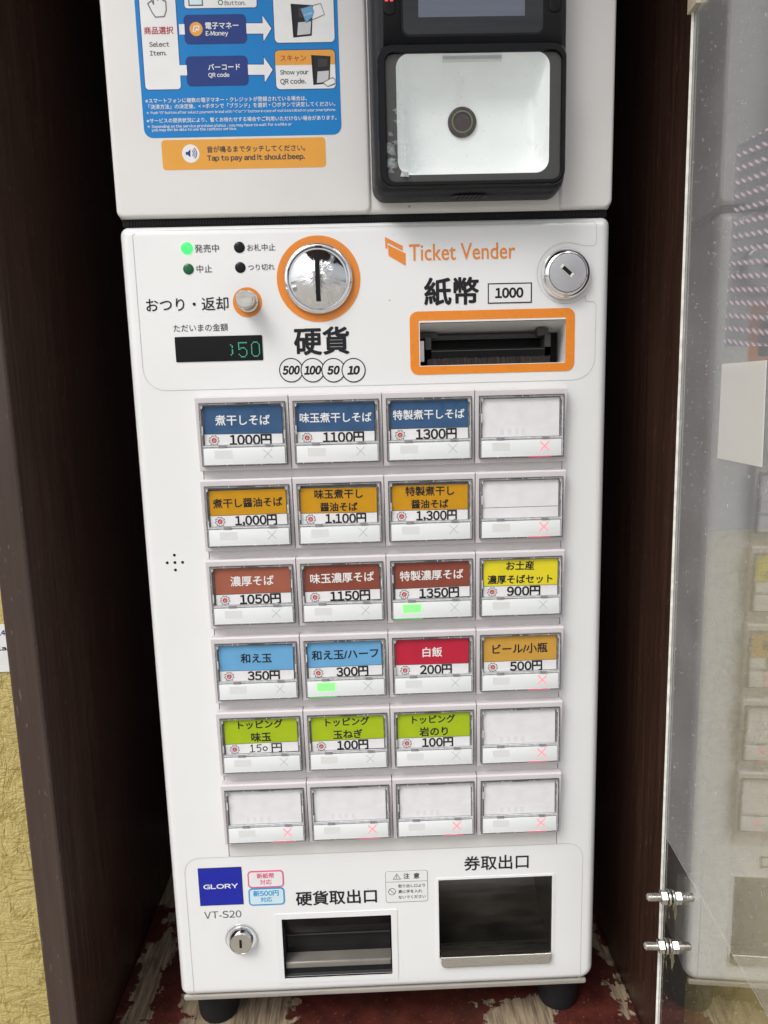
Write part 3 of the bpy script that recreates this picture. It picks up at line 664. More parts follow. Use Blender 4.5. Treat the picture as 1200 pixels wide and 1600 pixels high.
def rim_mesh(rnd, lit):
    mb = MB(); a = [(2.75, -47.35), (60.85, -47.35), (60.85, -4.75), (2.75, -4.75)]
    def L(o, d): return [(x + (o if x < 30 else -o), z + (o if z < -20 else -o), d) for x, z in a]
    mb.rings([L(0, 3.3), L(0, 8.6), L(.45, 8.9)], RIMD, cap1=False)
    mb.rings([L(.45, 8.9), L(1.0, 8.9)], RIMM, cap1=False)
    mb.rings([L(1.0, 8.9), L(1.25, 8.2)], RIML, cap1=False)
    mb.rings([L(1.25, 8.2), L(1.9, 7.0), L(2.6, 6.2)], RIMK, cap1=False)
    # light and dark flecks painted as glints along the clear rim
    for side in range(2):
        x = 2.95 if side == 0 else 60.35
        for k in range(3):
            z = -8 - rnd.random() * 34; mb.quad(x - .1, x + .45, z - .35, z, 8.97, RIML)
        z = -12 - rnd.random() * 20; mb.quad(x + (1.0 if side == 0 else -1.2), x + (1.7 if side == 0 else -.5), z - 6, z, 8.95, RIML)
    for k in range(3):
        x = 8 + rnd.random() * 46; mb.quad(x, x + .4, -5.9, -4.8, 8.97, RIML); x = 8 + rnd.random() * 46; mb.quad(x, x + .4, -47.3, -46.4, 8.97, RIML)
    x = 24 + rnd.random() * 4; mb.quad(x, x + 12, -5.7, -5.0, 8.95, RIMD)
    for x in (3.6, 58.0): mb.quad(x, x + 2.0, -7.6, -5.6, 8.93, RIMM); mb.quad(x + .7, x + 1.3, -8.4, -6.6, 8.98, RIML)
    # hinge bar between card and strip
    mb.box(3.2, 60.4, -34.9, -33.0, 7.0, 8.4, RIML); mb.quad(4, 60, -34.75, -34.2, 8.45, RIMM)
    for x in (14.5, 46.0): mb.box(x, x + 5.5, -34.9, -33.4, 8.4, 9.0, RIMM)
    mb.quad(3, 60.6, -33.25, -32.95, 8.45, RIMM)
    # glow of the lit indicator painted as strips on the lower rim
    if lit == 'r': mb.quad(37, 52, -47.15, -46.4, 9.02, INDRG)
    if lit == 'g': mb.quad(5, 25, -47.15, -46.4, 9.02, INDGG)
    return mb
def strip_mesh(lit):
    mb = MB(); mb.slab(4.1, 59.3, -46.4, -35.1, .4, 5.5, 8.7, STRIP, e=.3, n=2, es=2)
    if lit == 'g':
        mb.prism(rr(10.3, 24.8, -43.2, -35.7, .8, 2), 8.7, 8.76, INDGH); mb.prism(rr(11.2, 23.9, -42.4, -36.5, .6, 2), 8.7, 8.82, INDG)
    else: mb.prism(rr(11.5, 23.7, -42.3, -36.7, .5, 2), 8.7, 8.76, FAINT2)
    mt, wd = (INDR, .95) if lit == 'r' else (FAINT3, .42)
    mb.stroke([(44.7, -42.6), (50.5, -36.6)], wd, 8.8, mt); mb.stroke([(44.7, -36.6), (50.5, -42.6)], wd, 8.82, mt)
    return mb
FAINT2 = mat('faint_window', (.70, .705, .70), .3, coat=.4); FAINT3 = mat('faint_cross', (.50, .51, .51), .35)
def card_mesh(key, rnd):
    mb = MB(); jx, jz = rnd.uniform(-.35, .35), rnd.uniform(-.5, .2)
    x0, x1, zt, zb = 5.3 + jx, 58.0 + jx, -6.5 + jz, -33.0
    if key not in MENU:
        mb.box(x0 - .2, x1 + .2, zb, zt + .5, 5.0, 6.6, PAPERP)
        if key == (1, 3): mb.quad(x0, x1, -25.7, -25.4, 6.66, INK)
        else:
            for k in range(4): x = 17 + k * 5 + rnd.random(); mb.quad(x, x + 2.4, -31.5, -27.5, 6.63, GHOST)
        return mb
    cn, tc, lines, price, pw, po = MENU[key]; zband = -25.4
    if key[0] == 1: zt -= 1.4
    mb.box(x0, x1, zb, zt, 5.0, 6.6, PAPER); mb.quad(x0, x1, zband, zt, 6.66, CARD[cn]); mb.quad(x0, x1, zband - .22, zband + .1, 6.68, GREYTXT)
    cx = 31.6
    if len(lines) == 1: mb.text(lines[0][0], cx - lines[0][1] / 2, cx + lines[0][1] / 2, (zt + zband) / 2 - .2, 6.72, tc, bold=.016 if tc is W_ else .024)
    else:
        hh = zt - zband
        for (s, wd), q in zip(lines, (.24, .76)): mb.text(s, cx - wd / 2, cx + wd / 2, zt - hh * q, 6.72, tc, bold=.026)
    if price: mb.text(price, cx + po - pw / 2, cx + po + pw / 2, -29.7, 6.72, K_, bold=.033, h=7.9)
    else:
        mb.quad(19.8, 37.5, -33, -25.6, 6.70, PWHITE)
        mb.stroke([(23.6, -27.6), (24.6, -26.6), (24.6, -32.2)], .75, 6.74, K_); mb.stroke([(22.9, -32.2), (26.4, -32.0)], .7, 6.75, K_)
        mb.stroke([(31.2, -26.7), (28.4, -26.9), (28.2, -29.0), (30.0, -28.7), (31.0, -30.0), (30.2, -31.8), (28.2, -32.1)], .75, 6.74, K_)
        mb.stroke(circ(34.0, -30.0, 1.5, 12), .75, 6.74, K_, True); mb.text('円', 38.6, 46.2, -29.6, 6.72, K_, bold=.014, h=7.2)
    lc = (11.8, -29.7)
    mb.sheet(circ(*lc, 1.75, 18), 6.72, REDINK2); mb.stroke([(lc[0] - .8, lc[1] - .9), (lc[0] + .2, lc[1] + .9)], .35, 6.76, PALE); mb.stroke([(lc[0], lc[1] - 1), (lc[0] + .9, lc[1] + .2)], .35, 6.77, PALE)
    for k in range(9):
        a = 2 * math.pi * k / 9 + .2
        mb.stroke([(lc[0] + 2.5 * math.cos(a), lc[1] + 2.5 * math.sin(a)), (lc[0] + 3.45 * math.cos(a + .28), lc[1] + 3.45 * math.sin(a + .28)), (lc[0] + 3.1 * math.cos(a + .55), lc[1] + 3.1 * math.sin(a + .55))], .42, 6.73, INKTEAL)
    return mb
REDINK2 = mat('emblem_red', (.50, .05, .06), .35); PALE = mat('emblem_pale', (.75, .5, .5), .35); INKTEAL = mat('emblem_teal', (.06, .10, .11), .35)
GHOST = mat('show_through_grey', (.70, .69, .705), .45)
COLORS = {'blue': 'navy blue', 'amber': 'amber', 'brown': 'brown', 'rust': 'faded rust', 'yellow': 'yellow', 'sky': 'sky blue', 'red': 'crimson', 'gold': 'gold', 'lime': 'lime green'}
fm = None
for r in range(6):
    for c in range(4):
        key = (r, c); rnd = random.Random(r * 10 + c); loc = Vector(((c - 2) * PX / 1000, 0, -r * PZ / 1000))
        if fm is None:
            f = frame_mesh().build('selection_button', machine); fm = f
        else:
            f = fm.copy(); COL.objects.link(f); f.parent = machine
        f.matrix_parent_inverse = machine.matrix_basis.inverted(); f.location = loc
        lit = 'g' if key in LIT_G else 'r' if key in LIT_R else ''
        if key in MENU: f['label'] = COLORS[MENU[key][0]] + ' menu button, ' + (MENU[key][3] or '150円').replace('円', ' yen') + (' lit green' if lit == 'g' else ' with red cross' if lit == 'r' else '')
        else: f['label'] = 'blank white button with red cross lit'
        for nm, m_ in (('label_card', card_mesh(key, rnd)), ('clear_rim', rim_mesh(rnd, lit)), ('status_strip', strip_mesh(lit))):
            o = m_.build(nm); o.parent = f
            if nm == 'label_card': o.rotation_euler.y = math.radians(rnd.uniform(-.8, .8)) * (0 if key not in MENU else 1)

# ---- lower outlet panel
word('lettering', 'VT-S20', 319, 377, 1429, GREYTXT); word('lettering', '硬貨取出口', 462, 589, 1402, INK, bold=.020); word('lettering', '券取出口', 725, 826, 1347.5, INK, bold=.014)
b = box_mm(310.8, 1355.5, 379, 1414); mb = MB(); mb.box(b[0], b[1], b[2], b[3], 0, .3, INK); i = .25; mb.quad(b[0] + i, b[1] - i, b[2] + i, b[3] - i, .34, LOGOBLUE)
T(mb, 'GLORY', 317.5, 372, 1385, PWHITE, .4, bold=.020, h=4.0); mb.build('maker_badge', machine)
def sticker(name, px, edge, fill, lines, tcol):
    b = box_mm(*px); mb = MB(); A = rr(*b, 3, 5); B = rr(b[0] + 1.1, b[1] - 1.1, b[2] + 1.1, b[3] - 1.1, 2, 5)
    mb.prism(A, 0, .3, edge); mb.sheet(B, .34, fill)
    for s, u0, u1, v, bd in lines: T(mb, s, u0, u1, v, tcol, .4, bold=bd)
    return mb.build(name, machine)
sticker('notice_sticker', (387, 1360, 443.5, 1386.5), PINK, PWHITE, (('新紙幣', 401, 428.5, 1368.3, .03), ('対応', 406, 424.5, 1378.2, .02)), PINK)
sticker('notice_sticker', (388.5, 1387, 445, 1414), CYAN, PALEB, (('新500円', 395.5, 435.5, 1395.7, .03), ('対応', 407, 425, 1405.5, .02)), CYAN)
mb = MB(); b = box_mm(602.3, 1360, 668.5, 1409); A = rr(*b, 2, 4)
mb.prism(A, 0, .2, OVER); mb.band(A, rr(b[0] + .35, b[1] - .35, b[2] + .35, b[3] - .35, 1.7, 4), .24, INKG)
zl = mm(635, 1377)[1]; mb.quad(b[0] + .2, b[1] - .2, zl - .17, zl + .17, .25, INKG)
def cz(x, y): return 590 + x / 12, 1340 + y / 12
T(mb, '注', *[cz(q, 0)[0] for q in (482, 600)], cz(0, 345)[1], INK, .25, bold=.02); T(mb, '意', *[cz(q, 0)[0] for q in (672, 785)], cz(0, 340)[1], INK, .25, bold=.02)
for s, a0, a1, y in (('取り出し口より', 385, 890, 525), ('奥に手を入れ', 388, 835, 630), ('ないでください', 392, 903, 735)): T(mb, s, cz(a0, 0)[0], cz(a1, 0)[0], cz(0, y)[1], INK, .25, bold=.02)
tri = [mm(*cz(*q)) for q in ((292, 405), (428, 400), (358, 302))]; mb.stroke(tri, .5, .25, INKG, True)
mb.stroke([mm(*cz(358, 335)), mm(*cz(358, 390))], .55, .26, INKG)
cc = mm(*cz(272, 635)); mb.band(circ(*cc, 3.0, 24), circ(*cc, 2.45, 24), .25, INKG); mb.stroke([(cc[0] - 2, cc[1] + 2), (cc[0] + 2, cc[1] - 2)], .5, .26, INKG)
mb.build('caution_sticker', machine)
# lower lock
c = mm(378, 1466.5); mb = MB(); mb.lathe(*c, [(12.7, 0), (12.6, .5), (11.6, .8), (11.4, 2.2), (8.6, 6.2), (8.3, 6.2), (8.2, 5.6)], CHROME, 48, cap=False); lk = mb.build('cam_lock', machine)
mb = MB(); mb.lathe(c[0], c[1], [(8.2, 5.4), (8.0, 6.0), (3, 6.05), (.6, 6.05)], mat('nickel_warm', (.66, .63, .57), .22, metal=1, var=.06), 40); mb.build('lock_face', lk)
mb = MB(); mb.lathe(c[0], c[1], [(2.3, 6.0), (2.2, 6.12)], ZINC, 24); mb.sheet([(c[0] - .95, c[1] - 3.2), (c[0] + .95, c[1] - 3.2), (c[0] + .95, c[1] + 3.6), (c[0] - .95, c[1] + 3.6)], 6.16, DARKGAP); mb.build('keyhole', lk)

# coin return tray
mb = MB(); x0, x1, z0, z1 = CX
A = rr(x0 - 5.0, x1 + 4.6, z0 - 4.2, z1 + 4.4, 1.0, 4); B = rr(x0, x1, z0, z1, .2, 4)
mb.rings([[(x, z, 0) for x, z in A], [(x, z, .55) for x, z in A]], OVER, cap1=False); mb.band(A, B, .55, OVER); mb.wall(B, .55, B, -1.5, OVER)
tray = mb.build('coin_tray', machine)
mb = MB(); e = .25
mb.raw([(x / 1000, y / 1000, z / 1000) for x, y, z in [(x0 + e, 1.6, z0 + e), (x1 - e, 1.6, z0 + e), (x1 - e, 1.6, z1 - e), (x0 + e, 1.6, z1 - e), (x0 + e, 58, z0 + e), (x1 - e, 58, z0 + e), (x1 - e, 58, z1 - e), (x0 + e, 58, z1 - e)]], [(0, 1, 5, 4), (1, 2, 6, 5), (2, 3, 7, 6), (3, 0, 4, 7), (4, 5, 6, 7)], GREYDK); mb.build('tray_lining', tray)
mb = MB(); k = z1 - 24
mb.raw([(x / 1000, y / 1000, z / 1000) for x, y, z in [(x0 + 1, 6, z1 - .6), (x1 - 1, 6, z1 - .6), (x1 - 1, 13, k), (x0 + 1, 13, k), (x1 - 1, 16, k - .6), (x0 + 1, 16, k - .6)]], [(0, 1, 2, 3), (3, 2, 4, 5)], SMOKE); mb.box(x0 + 1, x1 - 1, k - .6, k + .2, -13.4, -12.2, GREYDK); mb.build('flap', tray)
mb = MB()
mb.raw([(x / 1000, y / 1000, z / 1000) for x, y, z in [(x0 + 1, 17, k - 1), (x1 - 1, 17, k - 1), (x1 - 1, 14, z0 + 9), (x0 + 1, 14, z0 + 9)]], [(0, 1, 2, 3)], SMOKE); mb.build('inner_flap', tray)
mb = MB(); mb.slab(x0 + .6, x1 - .4, z0 + 5.2, z0 + 11.0, .6, -14, -3.0, LIPBAR, e=1.6, n=2); mb.box(x0 + .6, x1 - .4, z0 + .4, z0 + 5.1, -14, -4.6, RUBBER); mb.build('lip', tray)

# ticket tray
mb = MB(); x0, x1, z0, z1 = TX
A = rr(x0 - 1.6, x1 + 2.0, z0 - 9.8, z1 + 1.6, .8, 4); B = rr(x0, x1, z0, z1, .2, 4)
mb.rings([[(x, z, 0) for x, z in A], [(x, z, .5) for x, z in A]], OVER, cap1=False); mb.band(A, B, .5, OVER); mb.wall(B, .5, B, -1.5, OVER); tray = mb.build('ticket_tray', machine)
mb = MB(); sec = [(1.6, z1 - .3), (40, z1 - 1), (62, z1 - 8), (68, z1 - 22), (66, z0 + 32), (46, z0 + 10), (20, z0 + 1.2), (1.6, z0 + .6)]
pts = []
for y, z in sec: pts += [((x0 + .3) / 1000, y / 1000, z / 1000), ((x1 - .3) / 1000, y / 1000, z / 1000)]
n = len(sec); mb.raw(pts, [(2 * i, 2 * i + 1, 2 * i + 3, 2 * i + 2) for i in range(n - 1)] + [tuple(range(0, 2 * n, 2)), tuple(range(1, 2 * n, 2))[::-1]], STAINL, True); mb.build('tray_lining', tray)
mb = MB(); lx0, lx1 = x0 + 1.2, x1 - .6
mb.raw([(x / 1000, y / 1000, z / 1000) for x, y, z in [(lx0, 14, z0 + 1.2), (lx1, 14, z0 + 1.2), (lx1, -2.4, z0 + 2.6), (lx0, -2.4, z0 + 2.6)]], [(0, 1, 2, 3)], STEEL)
mb.slab(lx0, lx1, z0 - 6.6, z0 + 2.8, (3.2, 3.2, .6, .6), .6, 3.4, STEEL, e=.9, n=5); mb.build('lip', tray)

# ---- payment reader on the upper cabinet
RD = 26.0
mb = MB(); b = (-2.6, 120.6, 122.6, 330.0)
L = []
for o, d in ((0, -1), (0, 3), (.4, 12), (1.6, RD - 7), (3.0, RD - 4.6), (4.6, RD - 3.6), (6.4, RD - 3.2)):
    L.append([(x, z, d) for x, z in rr(b[0] + o, b[1] - o, b[2] + o * .8, b[3] - o, (9 - o * .3, 9 - o * .3, 6, 6), 8)])
mb.rings(L, BLACKPL, smooth=True); reader = mb.build('payment_reader', machine)
# raised scanner hood
hx0, hx1, hz0, hz1 = box_mm(591, 66, 885, 289, RD)
mb = MB(); O = rr(hx0, hx1, hz0, hz1, 8.5, 8)
wx0, wx1, wz0, wz1 = box_mm(603.5, 80, 877.5, 281.5, RD)
I = rr(wx0, wx1, wz0, wz1, 5.5, 8)
def off(loop, d): return [(x, z, d) for x, z in loop]
mb.rings([off(rr(hx0 - .6, hx1 + .6, hz0 - .4, hz1 + .6, 9, 8), RD - 5), off(O, RD - 1), off(rr(hx0 + .9, hx1 - .9, hz0 + .9, hz1 - .9, 7.8, 8), RD), off(rr(wx0 - .5, wx1 + .5, wz0 - .5, wz1 + .5, 6, 8), RD), off(I, RD - .8), off(I, RD - 2.2)], BLACKGL, cap1=False, smooth=True); hood = mb.build('scanner_hood', reader)
cut(reader, wx0 - .3, wx1 + .3, wz0 - .3, wz1 + .3, -1.5)
tx0, tx1, tz0, tz1 = box_mm(620, 83, 858, 272, RD - 3)
TO = rr(tx0, tx1, tz0, tz1, 8, 8)
mb = MB(); mb.band(I, TO, RD - 2.4, GREYDK2 if 'GREYDK2' in globals() else GREYDK)
mb.build('window_surround', reader)
mb = MB(); TI = rr(tx0 + 7, tx1 - 7, tz0 + 7, tz1 - 12, 9, 8)
mb.rings([off(TO, RD - 2.4), off(rr(tx0 + 1.2, tx1 - 1.2, tz0 + 1.2, tz1 - 1.2, 7, 8), RD - 4), off(rr(tx0 + 6, tx1 - 6, tz0 + 5, tz1 - 14, 8, 8), RD - 18), off(rr(tx0 + 10, tx1 - 10, tz0 + 9, tz1 - 18, 8, 8), RD - 20)], TRAYW, smooth=True)
s0 = box_mm(691, 87, 784, 94, RD - 4); mb.box(s0[0], s0[1], s0[2], s0[3], RD - 10, RD - 3.6, FAINT2); mb.quad(s0[0] + .4, s0[1] - .4, s0[2] + .5, s0[3] - .4, RD - 3.55, FAINT3); mb.build('scanner_tray', reader)
c = mm(722, 191, RD - 19); mb = MB(); mb.lathe(*c, [(9.2, RD - 20.5), (9.2, RD - 18.6), (8.6, RD - 18.2), (6.9, RD - 18.2), (6.9, RD - 19), (2, RD - 18.6)], LENS, 40); mb.band(circ(*c, 6.8, 40), circ(*c, 5.9, 40), RD - 17.9, LENSG); mb.build('scanner_lens', reader)
mb = MB(); mb.sheet(rr(wx0 + .4, wx1 - .4, wz0 + .4, wz1 - .4, 5, 8), RD - 1.6, WINDOW); mb.build('clear_window', reader)
mb = MB(); rb = random.Random(3)                # trapped bubbles of the film over the window
BUB = clear_mat('film_bubble', .16, (.8, .82, .84), ior=1.5, rough=.08, boost=2.0, speckle=0)
for i in range(34):
    u = 607 + abs(rb.gauss(0, 34)); v = 268 - abs(rb.gauss(0, 48))
    if v < 150 or u > 700: continue
    cb = mm(u, v, RD); r_ = rb.uniform(.5, 2.3) if u < 655 else rb.uniform(.3, .7); ph = rb.uniform(0, 6)
    mb.sheet([(cb[0] + r_ * (1 + .35 * math.sin(3 * a + ph) + .2 * math.sin(5 * a)) * math.cos(a) * 1.2, cb[1] + r_ * (1 + .3 * math.sin(2 * a + ph)) * math.sin(a)) for a in [2 * math.pi * q / 18 for q in range(18)]], RD - 1.5 + .01 * i, BUB)
mb.build('film_bubbles', reader)
# screen, keys, speaker slits
sx = box_mm(626, -20, 852, 56.5, RD - 3); mb = MB(); mb.prism(rr(sx[0], sx[1], sx[2], sx[3] + 40, 5, 6), RD - 5, RD - 2.9, BLACKGL)
mb.sheet(rr(sx[0] + 1.4, sx[1] - 1.4, sx[2] + 1.4, sx[3] + 38, 4, 6), RD - 2.84, SCRB)
dx = box_mm(653.5, -10, 820, 26, RD - 3); mb.quad(dx[0], dx[1], dx[2], dx[3] + 30, RD - 2.78, SCREEN); mb.build('screen', reader)
for u0, u1, v1 in ((598.5, 618, 22.5), (858.5, 877, 18.5)):
    k = box_mm(u0, -20, u1, v1, RD - 2); mb = MB(); mb.slab(k[0], k[1], k[2], k[3] + 25, 3, RD - 5, RD - 2.4, BLACKGL, e=.8)
    if u0 < 700:
        for q in (0, 1):
            e = box_mm(601.5 + q * 8, -1.5, 606 + q * 8, 1.6, RD - 2); mb.quad(*e, RD - 2.3, REDLED)
    mb.build('key', reader)
mb = MB(); cx = mm(733, 297.5, 11)[0]; zu = 122.35
def under(pts, dz, mt): mb.raw([((cx + x) / 1000, -(11.5 + d) / 1000, (zu - dz) / 1000) for x, d in pts], [tuple(range(len(pts)))], mt)
under(rr(-11.5, 11.5, -5.2, 5.6, 5, 5), 0, BLACKPL); under(rr(-11, 11, -4.7, 5.1, 4.6, 5), .05, GREYDK)
for i in range(6): x = -8.6 + i * 2.9; under([(x, -4.2), (x + 1.5, -4.2), (x + 3.2, 4.6), (x + 1.7, 4.6)], .1, DARKGAP)
mb.build('speaker_slits', reader)
mb = MB(); c = mm(632, 272.5, RD); mb.sheet([(c[0] - 2.6, c[1] - 1.2), (c[0] + 2.8, c[1] - 1.4), (c[0] + 2.4, c[1] + 1.3), (c[0] - 1.6, c[1] + 1.9)], RD + .05, mat('torn_clear_tape', (.5, .5, .5), .2, coat=.6, var=.4, vscale=400))
mb.build('tape_scrap', reader)

# ---- blue instruction poster
DP = .75
def Pm(*uv): return [mm(u, v, DP) for u, v in uv]
x0, x1 = mm(221, 150, DP)[0], mm(532, 150, DP)[0]; z0 = mm(378, 213, DP)[1]
mb = MB(); mb.prism(rr(x0, x1, z0, 400, 5.5, 6), .5, DP, BLUE); poster = mb.build('instruction_poster', machine)
mb = MB(); q = 0
def prect(u0, v0, u1, v1, r, mt, edge=None, top=None, d=DP + .05):
    b = list(box_mm(u0, v0, u1, v1, DP))
    if top: b[3] = top
    if edge: mb.sheet(rr(*b, r, 4), d, edge); i = .45; mb.sheet(rr(b[0] + i, b[1] - i, b[2] + i, b[3] - i, max(.2, r - i), 4), d + .03, mt)
    else: mb.sheet(rr(*b, r, 4), d, mt)
    return b
prect(222.5, 30, 280.5, 141, 2.5, PWHITE, NAVY, top=390)
prect(287, -5, 402, 13.5, 2, PWHITE, NAVY, top=300); prect(287.5, 22.5, 385.5, 69, 3, NAVY); prect(291, 87.5, 388, 134.5, 3, NAVY)
prect(427, -5, 523, 67.5, 3, PWHITE, NAVY, top=300)
bb = prect(429.5, 77, 525, 140, 3, PWHITE, NAVY); zmid = mm(477, 101.5, DP)[1]
mb.sheet([p for p in rr(bb[0] + .45, bb[1] - .45, zmid, bb[3] - .45, (.1, .1, 2.5, 2.5), 4)], DP + .10, ORANGE2)
for v, uA, uB, uC, uD in ((46.5, 385.5, 412, 412, 424), (111, 388, 414, 414, 426)):
    for mt, k, dd in ((NAVY, 1.0, .05), (PWHITE, 0, .07)):
        a = mm(uA, v - 2, DP); c2 = mm(uC - 1, v - 2, DP); e = mm(uD, v - 2, DP); hw = 3.0 + k * .4; hh = 7.4 + k * .9
        mb.sheet([(a[0] - .2, a[1] - hw), (c2[0] - k * .4, c2[1] - hw), (c2[0] - k * .4, c2[1] - hh), (e[0] + k * .8, e[1]), (c2[0] - k * .4, c2[1] + hh), (c2[0] - k * .4, c2[1] + hw), (a[0] - .2, a[1] + hw)], DP + dd, mt)
for v, u0, u1 in ((46, 280.5, 288), (110, 280.5, 291.5)):
    a = mm(u0, v, DP); c2 = mm(u1, v, DP); mb.quad(a[0] - .2, c2[0] + .2, a[1] - 3.0, a[1] + 3.0, DP + .10, PWHITE)
d2 = DP + .14
T(mb, '商品選択', 225, 271, 47.5, REDINK, d2, bold=.02); T(mb, 'Select', 233, 264.5, 69, GREYTXT, d2, bold=.022); T(mb, 'Item.', 234, 260, 83, GREYTXT, d2, bold=.022)
T(mb, '電子マネー', 320.5, 372.5, 40, PWHITE, d2, bold=.02); T(mb, 'E-Money', 321.5, 356.5, 53, PWHITE, d2, bold=.022)
T(mb, 'バーコード', 325, 375, 104.5, PWHITE, d2, bold=.02); T(mb, 'QR code', 325.5, 358.5, 117.5, PWHITE, d2, bold=.022)
T(mb, 'スキャン', 438, 478, 91, REDINK, d2, bold=.012); T(mb, 'Show your', 437.5, 482.5, 113.5, GREYTXT, d2, bold=.022); T(mb, 'QR code.', 438, 478, 127.5, GREYTXT, d2, bold=.022)
T(mb, 'Button.', 351, 383.5, 4.5, GREYTXT, d2, bold=.006)
c = mm(344.5, 4, DP); mb.band(circ(*c, 1.6, 20), circ(*c, 1.1, 20), d2, LEDG0)
b = box_mm(294, -10, 317, 9.5, DP); mb.quad(*b, d2, INKG); mb.quad(b[0] + .8, b[1] - .8, b[2] + .8, b[3], d2 + .02, PALEB)
c = mm(306.5, 45.5, DP); mb.sheet(circ(*c, 4.1, 28), d2, ORANGE2); mb.stroke([(c[0] - 2, c[1] - 1.7), (c[0] - 1.2, c[1] + 1.6), (c[0] + 1.8, c[1] + 1.7), (c[0] + 1.6, c[1] - .8)], .6, d2 + .03, PWHITE); mb.stroke([(c[0] - .9, c[1] - 1.7), (c[0] + .4, c[1] + .3), (c[0] + .9, c[1] - .9)], .6, d2 + .05, PWHITE)
# pointing hand outline
hp = [(231, 6), (237, 1), (240, 7), (239, -14), (244, -14), (246, 0), (251, -3), (255, 1), (259, 2), (260, 16), (257, 26), (243, 27), (238, 20)]
mb.stroke([mm(u, v, DP) for u, v in hp], .75, d2, INKG, True)
# small pictures of the reader, the card and the phone
def pic(u0, v0, u1, v1, wx=(.30, .62, .92, .95)):
    def q(a, b_): return mm(u0 + (u1 - u0) * a, v0 + (v1 - v0) * b_, DP)
    mb.sheet([q(0, 0), q(.12, 1), q(.95, .94), q(1, .04)][::-1], d2, BLACKPL); mb.sheet([q(.0, 0), q(.12, 1), q(.22, .97), q(.16, .05)][::-1], d2 + .02, INK)
    mb.sheet([q(.34, .55), q(.30, .93), q(.88, .89), q(.92, .52)][::-1], d2 + .03, FAINT); mb.sheet([q(.36, .12), q(.36, .40), q(.84, .38), q(.84, .12)][::-1], d2 + .03, GREYDK)
pic(454, 6, 489, 59); pic(486, 86, 516.5, 133)
mb.sheet([mm(u, v, DP) for u, v in ((471, 14), (488, 8), (491.5, 24), (479, 35))][::-1], d2 + .06, CARDB)if False else None
CARDB = mat('card_picture_blue', (.14, .36, .62), .35)
mb.sheet([mm(u, v, DP) for u, v in ((470, 14), (487, 8), (491, 18), (489, 26), (478, 35.5))][::-1], d2 + .06, CARDB)
mb.stroke([mm(u, v, DP) for u, v in ((470, 14), (501, 5.5), (507, 23), (478, 35.5))], .4, d2 + .08, INKG, True)
T(mb, 'IC CARD', 474, 488, 22, PWHITE, d2 + .09, tilt=.25)
mb.sheet([mm(u, v, DP) for u, v in ((503, 129), (520, 120.5), (524, 124), (524, 132), (512, 136))][::-1], d2 + .06, INKG); mb.sheet([mm(u, v, DP) for u, v in ((506, 129.3), (519.5, 122.3), (523, 125), (523, 130), (512, 134.5))][::-1], d2 + .08, PWHITE)
# small print
for s, u0, u1, v, bd in (('※スマートフォンに複数の電子マネー・クレジットが登録されている場合は、', 227, 479.5, 155.5, .010), ('「決済方法」の決定後、< >ボタンで「ブランド」を選択・〇ボタンで決定してください。', 232, 524, 164.5, .010),
                     ('*  Push "O" button after select payment brand with "<"or">" button in case of multi-installed on your smartphone.', 229, 525, 174.3, .012), ('※サービスの提供状況により、暫くお待たせする場合やご利用いただけない場合があります。', 229, 526, 186.2, .010),
                     ('*  Depending on the service provision status , you may have to wait for a while or', 230.5, 456, 196.5, .012), ('you may not be able to use the cashless service.', 237, 370, 202.5, .012)):
    T(mb, s, u0, u1, v, PWHITE, d2, bold=bd)
mb.build('poster_print', poster)

b = box_mm(253, 216.5, 509, 263.5, DP); mb = MB(); mb.prism(rr(*b, 2.2, 4), .5, DP - .05, ORANGE2); tp = mb.build('tap_sticker', machine)
mb = MB(); c = mm(298, 240, DP); mb.sheet(circ(*c, 5.6, 32), DP, PWHITE)
def sp(x, y): return mm(210 + x / 7.06, 140 + y / 7.06, DP)
mb.sheet([sp(*q) for q in ((566, 688), (588, 688), (618, 658), (618, 748), (588, 720), (566, 720))][::-1], DP + .04, NAVY)
for rr_ in (1.9, 3.0, 4.1):
    s = sp(618, 703); mb.stroke([(s[0] + rr_ * math.cos(math.radians(a)), s[1] + rr_ * math.sin(math.radians(a))) for a in range(-48, 49, 16)], .5, DP + .04, NAVY)
T(mb, '音が鳴るまでタッチしてください。', 323, 477, 232, GREYTXT, DP + .04, bold=.016); T(mb, 'Tap to pay and it should beep.', 323.5, 476.5, 246.5, GREYTXT, DP + .04, bold=.03)
mb.build('sticker_print', tp)

# ================================================================== ACRYLIC SIDE SCREEN
TH = math.radians(4.0)
PN = Vector((math.cos(TH), -math.sin(TH), 0)); PT = Vector((-math.sin(TH), -math.cos(TH), 0)); P0 = Vector((.1883, -.0445, 0)); THK = .003
def on_p(u, v, off=0.0):                      # photo point on the screen plane -> (s along the screen, z)
    d = ray(u, v); o = P0 + PN * off; t = (o - CC).dot(PN) / d.dot(PN); q = CC + d * t; return (q - P0).dot(PT), q.z
def sp3(s, z, off=0.0): q = P0 + PT * s + PN * off; return (q.x, q.y, z)
def edge_s(z): return .0003 + .0072 * (.22 - z) / .68 - .0015
screen = empty('acrylic_screen', sp3(.1, -.52), 'clear scratched acrylic side screen bolted at the right edge of niche', 'screen')
def plate(name, poly, o0, o1, mt, parent, edge=None):
    mb = MB(); n = len(poly)
    pts = [sp3(s, z, o0) for s, z in poly] + [sp3(s, z, o1) for s, z in poly]
    mb.raw(pts, [tuple(range(n)), tuple(range(n, 2 * n))[::-1]], mt); mb.raw(pts, [(i, (i + 1) % n, n + (i + 1) % n, n + i) for i in range(n)], edge or mt)
    return mb.build(name, parent)
SL = .26
mb = MB(); zt, zb_ = .56, -.60
pts = [sp3(edge_s(zb_), zb_), sp3(SL, zb_), sp3(SL, zt), sp3(edge_s(zt), zt)]
